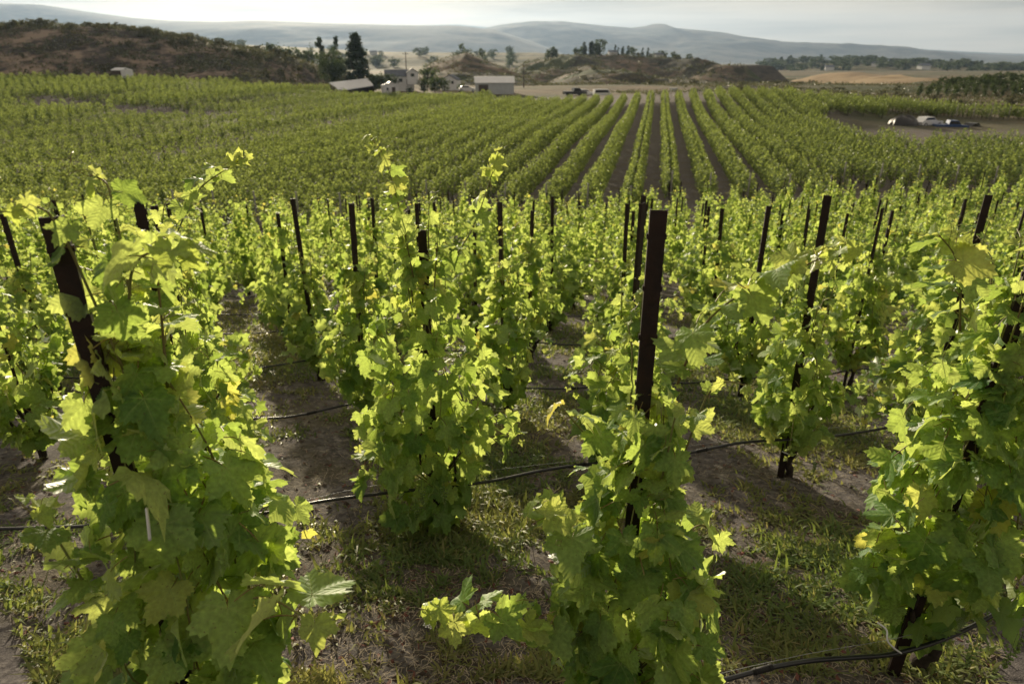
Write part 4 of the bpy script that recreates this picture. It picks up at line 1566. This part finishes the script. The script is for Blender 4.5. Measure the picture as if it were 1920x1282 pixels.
sh_p = building('field_shed', 'tiny shed, half dark and half white, at the foot of the left hill', 230, 146, 141, 2.6, 2.2, 1.3, .35, -.4, M_wood, M_white, [], None, .1)
obj('side_panel', MB().box((1.9, -.4, .75), (1.3, 1.6, 1.5)).mesh('side_panel', M_white), sh_p)
# far houses on the ridges
for x, y, Y, gf, w in ((1235, 110, 462, hill_mid, 5), (1148, 112, 462, hill_mid, 5), (1555, 131, 1080, hill_plateau, 12), (1640, 130, 1100, hill_plateau, 11), (1730, 136, 1080, hill_plateau, 15), (790, 100, 950, hill_plain, 9), (700, 96, 900, hill_plain, 8)):
    X = ratios(x, y)[0] * Y
    t = thing('far_house', 'tiny pale far house seen as a speck among the hills', 'building', (X, Y, float(gf(X, Y))), rg.uniform(-.5, .5), 'far pale houses on the hills')
    h = w * .35
    obj('wall', MB().box((0, 0, h / 2 - 1), (w, w * .7, h + 2)).mesh('wall', M_white), t)
    rr_ = MB()
    rr_.prism([[-w * .4, h + .05], [w * .4, h + .05], [0, h + w * .22]], -w * .55, w * .55, axis=0)
    obj('roof', rr_.mesh('roof', M_groof), t)

# power poles
for x, yt, yb, Y, lab in ((762, 97, 130, 215, 'wooden power pole behind the farmhouse'), (982, 118, 172, 200, 'wooden power pole right of the steel barn')):
    p, q = at(x, yb, Y), at(x, yt, Y)
    z = tz(p[0], p[1])
    t = thing('power_pole', lab, 'pole', (p[0], Y, z))
    hh = q[2] - z
    obj('mast', MB().tube([[0, 0, -.5], [0, 0, hh]], [.16, .11], 7).mesh('mast', M_wood, True), t)
    obj('crossarm', MB().box((0, -.14, hh - .6), (1.8, .12, .14)).mesh('crossarm', M_wood), t)


# ------------------------------------------------------------------ vehicles
def vehicle(name, label, cat, x, yb, Y, rz, paint, kind='car', s=1.0, group=None):
    p, z = place(x, yb, Y)
    t = thing(name, label, cat, (p[0], p[1], max(z, p[2])), rz, group)
    t.scale = (s, s, s)
    if kind == 'car':
        side = [[-2.1, .35], [2.1, .35], [2.15, .75], [1.5, .92], [.75, 1.0], [-1.9, 1.0], [-2.15, .8]]
        cab = [[-1.7, 1.0], [.85, 1.0], [.25, 1.48], [-1.25, 1.5]]
    elif kind == 'van':
        side = [[-2.5, .35], [2.4, .35], [2.45, .95], [1.9, 1.15], [-2.5, 1.15]]
        cab = [[-2.5, 1.15], [1.85, 1.15], [1.3, 2.1], [-2.4, 2.1]]
    else:
        side = [[-2.6, .45], [2.5, .45], [2.55, .95], [1.5, 1.08], [-2.6, 1.08]]
        cab = [[-.6, 1.08], [1.35, 1.08], [.8, 1.75], [-.5, 1.78]]
    b = MB().prism(side, -.88, .88)
    b.prism(cab, -.78, .78)
    obj('body', b.mesh('body', paint), t)
    c = np.array(cab)
    cen = c.mean(0)
    win = cen + (c - cen) * np.array([.86, .66])
    for sg in (-1, 1):
        obj('side_window', MB().prism(win, sg * .785 - .005, sg * .785 + .005).mesh('side_window', M_glass), t)
    fs = MB()
    a, b2 = c[1], c[2]
    f0, f1 = a + (b2 - a) * .12 + [.012, .012], a + (b2 - a) * .88 + [.012, .012]
    fs.quads([[f0[0], -.7, f0[1]], [f0[0], .7, f0[1]], [f1[0], .66, f1[1]], [f1[0], -.66, f1[1]]], [[0, 1, 2, 3]])
    obj('windscreen', fs.mesh('windscreen', M_glass), t)
    for wx in (-1.4, 1.4):
        for sg in (-1, 1):
            w = obj('wheel', MB().tube([[wx, sg * .92, .34], [wx, sg * .70, .34]], .34, 14).mesh('wheel', M_black, True), t)
            obj('rim', MB().tube([[wx, sg * .935, .34], [wx, sg * .90, .34]], .2, 10).mesh('rim', M_steel, True), w)
    for sg in (-1, 1):
        obj('headlight', MB().box((side[2][0] - .01, sg * .62, .78), (.06, .3, .14)).mesh('headlight', M_white), t)
    return t


vehicle('pickup_truck', 'dark pickup truck parked at the far end of the valley field', 'truck', 1078, 181, 160, .3, M_card, 'pickup')
vehicle('parked_car', 'white car parked between the dark pickup and the white van', 'car', 1097, 181, 163, .2, M_carw, 'car')
vehicle('parked_van', 'white van parked behind the valley field, right of the dark pickup', 'van', 1130, 184, 158, .15, M_carw, 'van', .85)
vehicle('parked_car', 'white car beside the steel barn', 'car', 876, 173, 176, .1, M_carw, 'car')
vehicle('parked_car', 'white car next to the black tarpaulin heap on the right', 'car', 1738, 238, 88, .35, M_carw, 'car', .8)
vehicle('pickup_truck', 'blue pickup truck on the bare ground right of the tarpaulin heap', 'truck', 1780, 246, 86.5, -.2, M_blue, 'pickup', .72)
vehicle('parked_car', 'dark car at the right end of the bare ground', 'car', 1822, 247, 87.5, .5, M_card, 'car', .7)
# heap under tarpaulin
p, z = place(1692, 239, 87)
r2 = np.random.default_rng(5)
th = np.linspace(0, 2 * np.pi, 29)[:-1]
Vt = []
for f, hgt in ((1.0, 0.0), (.93, .55), (.82, 1.0), (.6, 1.25), (.3, 1.38)):
    for k, a in enumerate(th):
        q = 1 + .10 * math.sin(3 * a + 1) + .05 * r2.normal()
        Vt.append([1.75 * f * q * math.copysign(abs(math.cos(a)) ** .7, math.cos(a)), 1.1 * f * q * math.sin(a), hgt * (1 + .12 * math.sin(2 * a + .5)) + .04 * r2.normal() * (hgt > 0)])
Vt.append([0, 0, 1.40])
n_ = len(th)
Tt = []
for r_ in range(4):
    for k in range(n_):
        a, b_ = r_ * n_ + k, r_ * n_ + (k + 1) % n_
        Tt += [[a, b_, b_ + n_], [a, b_ + n_, a + n_]]
Tt += [[4 * n_ + k, 4 * n_ + (k + 1) % n_, 5 * n_] for k in range(n_)]
tag(obj('covered_heap', tri_mesh('covered_heap', Vt, Tt, M_tarp), None, (p[0], p[1], p[2] - .1)), 'black tarpaulin draped over a heap on the bare ground at right', 'tarpaulin')
# crates and a pale tank near the vehicles
for x, y, Y, s, m_, nm, lab in ((1870, 250, 87, .7, M_wood, 'wooden_crate', 'wooden crate at the far right of the bare ground'), (1180, 186, 150, .9, M_white, 'white_box', 'small white box standing at the end of the vine rows'), (1262, 178, 160, 1.4, M_steel, 'pump_box', 'small grey pump box behind the far row ends')):
    p, z = place(x, y, Y)
    t = thing(nm, lab, 'box', (p[0], p[1], p[2]), .3)
    obj('body', MB().box((0, 0, s * .45), (s, s * .8, s * .9)).mesh('body', m_), t)
    obj('lid', MB().box((0, 0, s * .95), (s * 1.08, s * .88, s * .08)).mesh('lid', m_), t)

# ------------------------------------------------------------------ ground cover
r2 = np.random.default_rng(77)


def scatter(n, rmin, rmax, pw=2.0, half=44):
    u = r2.random(n)
    if pw == 2.0:
        rr_ = rmin * (rmax / rmin) ** u
    else:
        rr_ = rmin + (rmax - rmin) * u
    th_ = np.radians(r2.uniform(-half, half, n))
    return rr_ * np.sin(th_), rr_ * np.cos(th_)


def grass(n, rmin, rmax):
    x, y = scatter(n, rmin, rmax)
    d = fbm(x / 1.5 + 3.2, y / 1.5, 91, 4) + .22 * np.exp(-((x - 1.6) / 1.0) ** 2 - ((y - 3.5) / 1.1) ** 2) + .06 * sstep(4, 6, y) + .02 - .55 * np.exp(-((x + .40) / .85) ** 2 - ((y - 2.85) / .75) ** 2)
    cl = vnoise(x / .14, y / .14, 92) + .5 * vnoise(x / .05, y / .05, 93)
    keep = (d + .55 * cl + .12 * r2.normal(size=n)) > .15
    x, y, d = x[keep], y[keep], d[keep]
    n = len(x)
    z = terrain(x, y) - .005
    dist = np.hypot(x, y)
    h = (.018 + .036 * r2.random(n) ** 1.5 + .05 * (r2.random(n) < .02)) * (1 + .5 * np.clip(d, 0, .5)) * (1 + dist / 22)
    w = (.0028 + .0034 * r2.random(n)) * (1 + dist / 7)
    a = r2.random(n) * 6.283
    lean = .5 + 1.3 * r2.random(n)
    dx, dy = np.cos(a), np.sin(a)
    sx, sy = -dy, dx
    V = np.zeros((n, 5, 3))
    for k, (f, ww, lf) in enumerate(((0, 1, 0), (0, -1, 0), (.55, .9, .35), (.55, -.9, .35), (1, 0, 1.0))):
        V[:, k, 0] = x + sx * w * ww + dx * h * lean * lf
        V[:, k, 1] = y + sy * w * ww + dy * h * lean * lf
        V[:, k, 2] = z + h * f * np.where(f == 1, 1 - .3 * (lean > .8), 1)
    base = np.arange(n)[:, None] * 5
    T = np.concatenate([base + np.array([0, 1, 3]), base + np.array([0, 3, 2]), base + np.array([2, 3, 4])])
    tn = np.clip(.05 + .7 * vnoise(x / .8, y / .8, 95) + .35 * r2.random(n) + .5 * (r2.random(n) < .10), 0, 1)
    o = obj('grass', tri_mesh('grass', V.reshape(-1, 3), T, M_grass, tint=np.repeat(tn, 5)), kind='stuff')
    return o


grass(330000, 2.3, 30)


def litter(name, n, rmax, L, w, material, flat=True):
    x, y = scatter(n, 2.2, rmax)
    z = terrain(x, y) + .004
    a = r2.random(n) * 6.283
    l_ = L * (.4 + r2.random(n) * 1.2)
    dx, dy = np.cos(a) * l_, np.sin(a) * l_
    sx, sy = -np.sin(a) * w, np.cos(a) * w
    tilt = r2.normal(0, .12, n) * l_
    zz = z[:, None] + np.stack([np.zeros(n), np.zeros(n), tilt * .5 + .006, tilt * .5 + .006, tilt + .004, tilt + .004], 1)
    bx, by = sx * 3 * r2.normal(size=n), sy * 3 * r2.normal(size=n)
    X = np.stack([x - sx, x + sx, x + dx * .5 + bx + sx, x + dx * .5 + bx - sx, x + dx - sx * .6, x + dx + sx * .6], 1)
    Y = np.stack([y - sy, y + sy, y + dy * .5 + by + sy, y + dy * .5 + by - sy, y + dy - sy * .6, y + dy + sy * .6], 1)
    V = np.stack([X, Y, zz], -1).reshape(-1, 3)
    b0 = np.arange(n)[:, None] * 6
    T = np.concatenate([b0 + np.array(q) for q in ([0, 1, 2], [0, 2, 3], [3, 2, 5], [3, 5, 4])])
    obj(name, tri_mesh(name, V, T, material), kind='stuff')


litter('straw_litter', 30000, 14, .040, .0015, M_straw)
litter('twig_litter', 2200, 10, .12, .0022, M_wood)
litter('dead_leaf_litter', 1600, 9, .02, .010, M_red)
x, y = scatter(4500, 2.2, 9)
b = MB()
oc = np.array([[1, 0, 0], [0, 1, 0], [-1, 0, 0], [0, -1, 0], [0, 0, 1], [0, 0, -.6]])
ot = np.array([[0, 1, 4], [1, 2, 4], [2, 3, 4], [3, 0, 4], [1, 0, 5], [2, 1, 5], [3, 2, 5], [0, 3, 5]])
zz = terrain(x, y)
for i in range(len(x)):
    s = .004 + .022 * r2.random() ** 4
    b.add(oc * s * (1 + .35 * r2.normal(size=(6, 3))) * [1, 1, .7] + [x[i], y[i], zz[i] + s * .2], ot)
M_clod = simple('soil_clod', (0.12, 0.09, 0.075), 0.95, var=.5, scale=3)
obj('soil_clods', b.mesh('soil_clods', M_clod), kind='stuff')


# white yarrow flowers
def yarrow(x, y, label, n=3):
    p = gp(x, y)
    t = thing('yarrow_plant', label, 'flower', p)
    for k in range(n):
        a = k * 2.2 + .4
        q = np.array([.07 * math.cos(a), .07 * math.sin(a), .20 + .05 * (k % 2)])
        st = obj('stem', MB().tube([[0, 0, -.02], q * [.5, .5, .6], q], .002, 4).mesh('stem', M_shoot, True), t)
        h = MB()
        for i in range(26):
            rr_ = .030 * math.sqrt(i / 26)
            c = q + [rr_ * math.cos(i * 2.4), rr_ * math.sin(i * 2.4), .004 * math.cos(rr_ * 60)]
            h.add(oc * [.006, .006, .004] + c, ot)
        obj('flower_head', h.mesh('flower_head', M_petal), st)


yarrow(1632, 752, 'cluster of white yarrow heads on the ground right of the small narrow vine', 4)
yarrow(508, 985, 'single pale flower head above the hose right of the biggest left vine', 1)
yarrow(833, 1255, 'tiny white flowers low in the grass at the bottom centre', 2)
yarrow(1618, 790, 'low white flowers just below the yarrow cluster', 2)
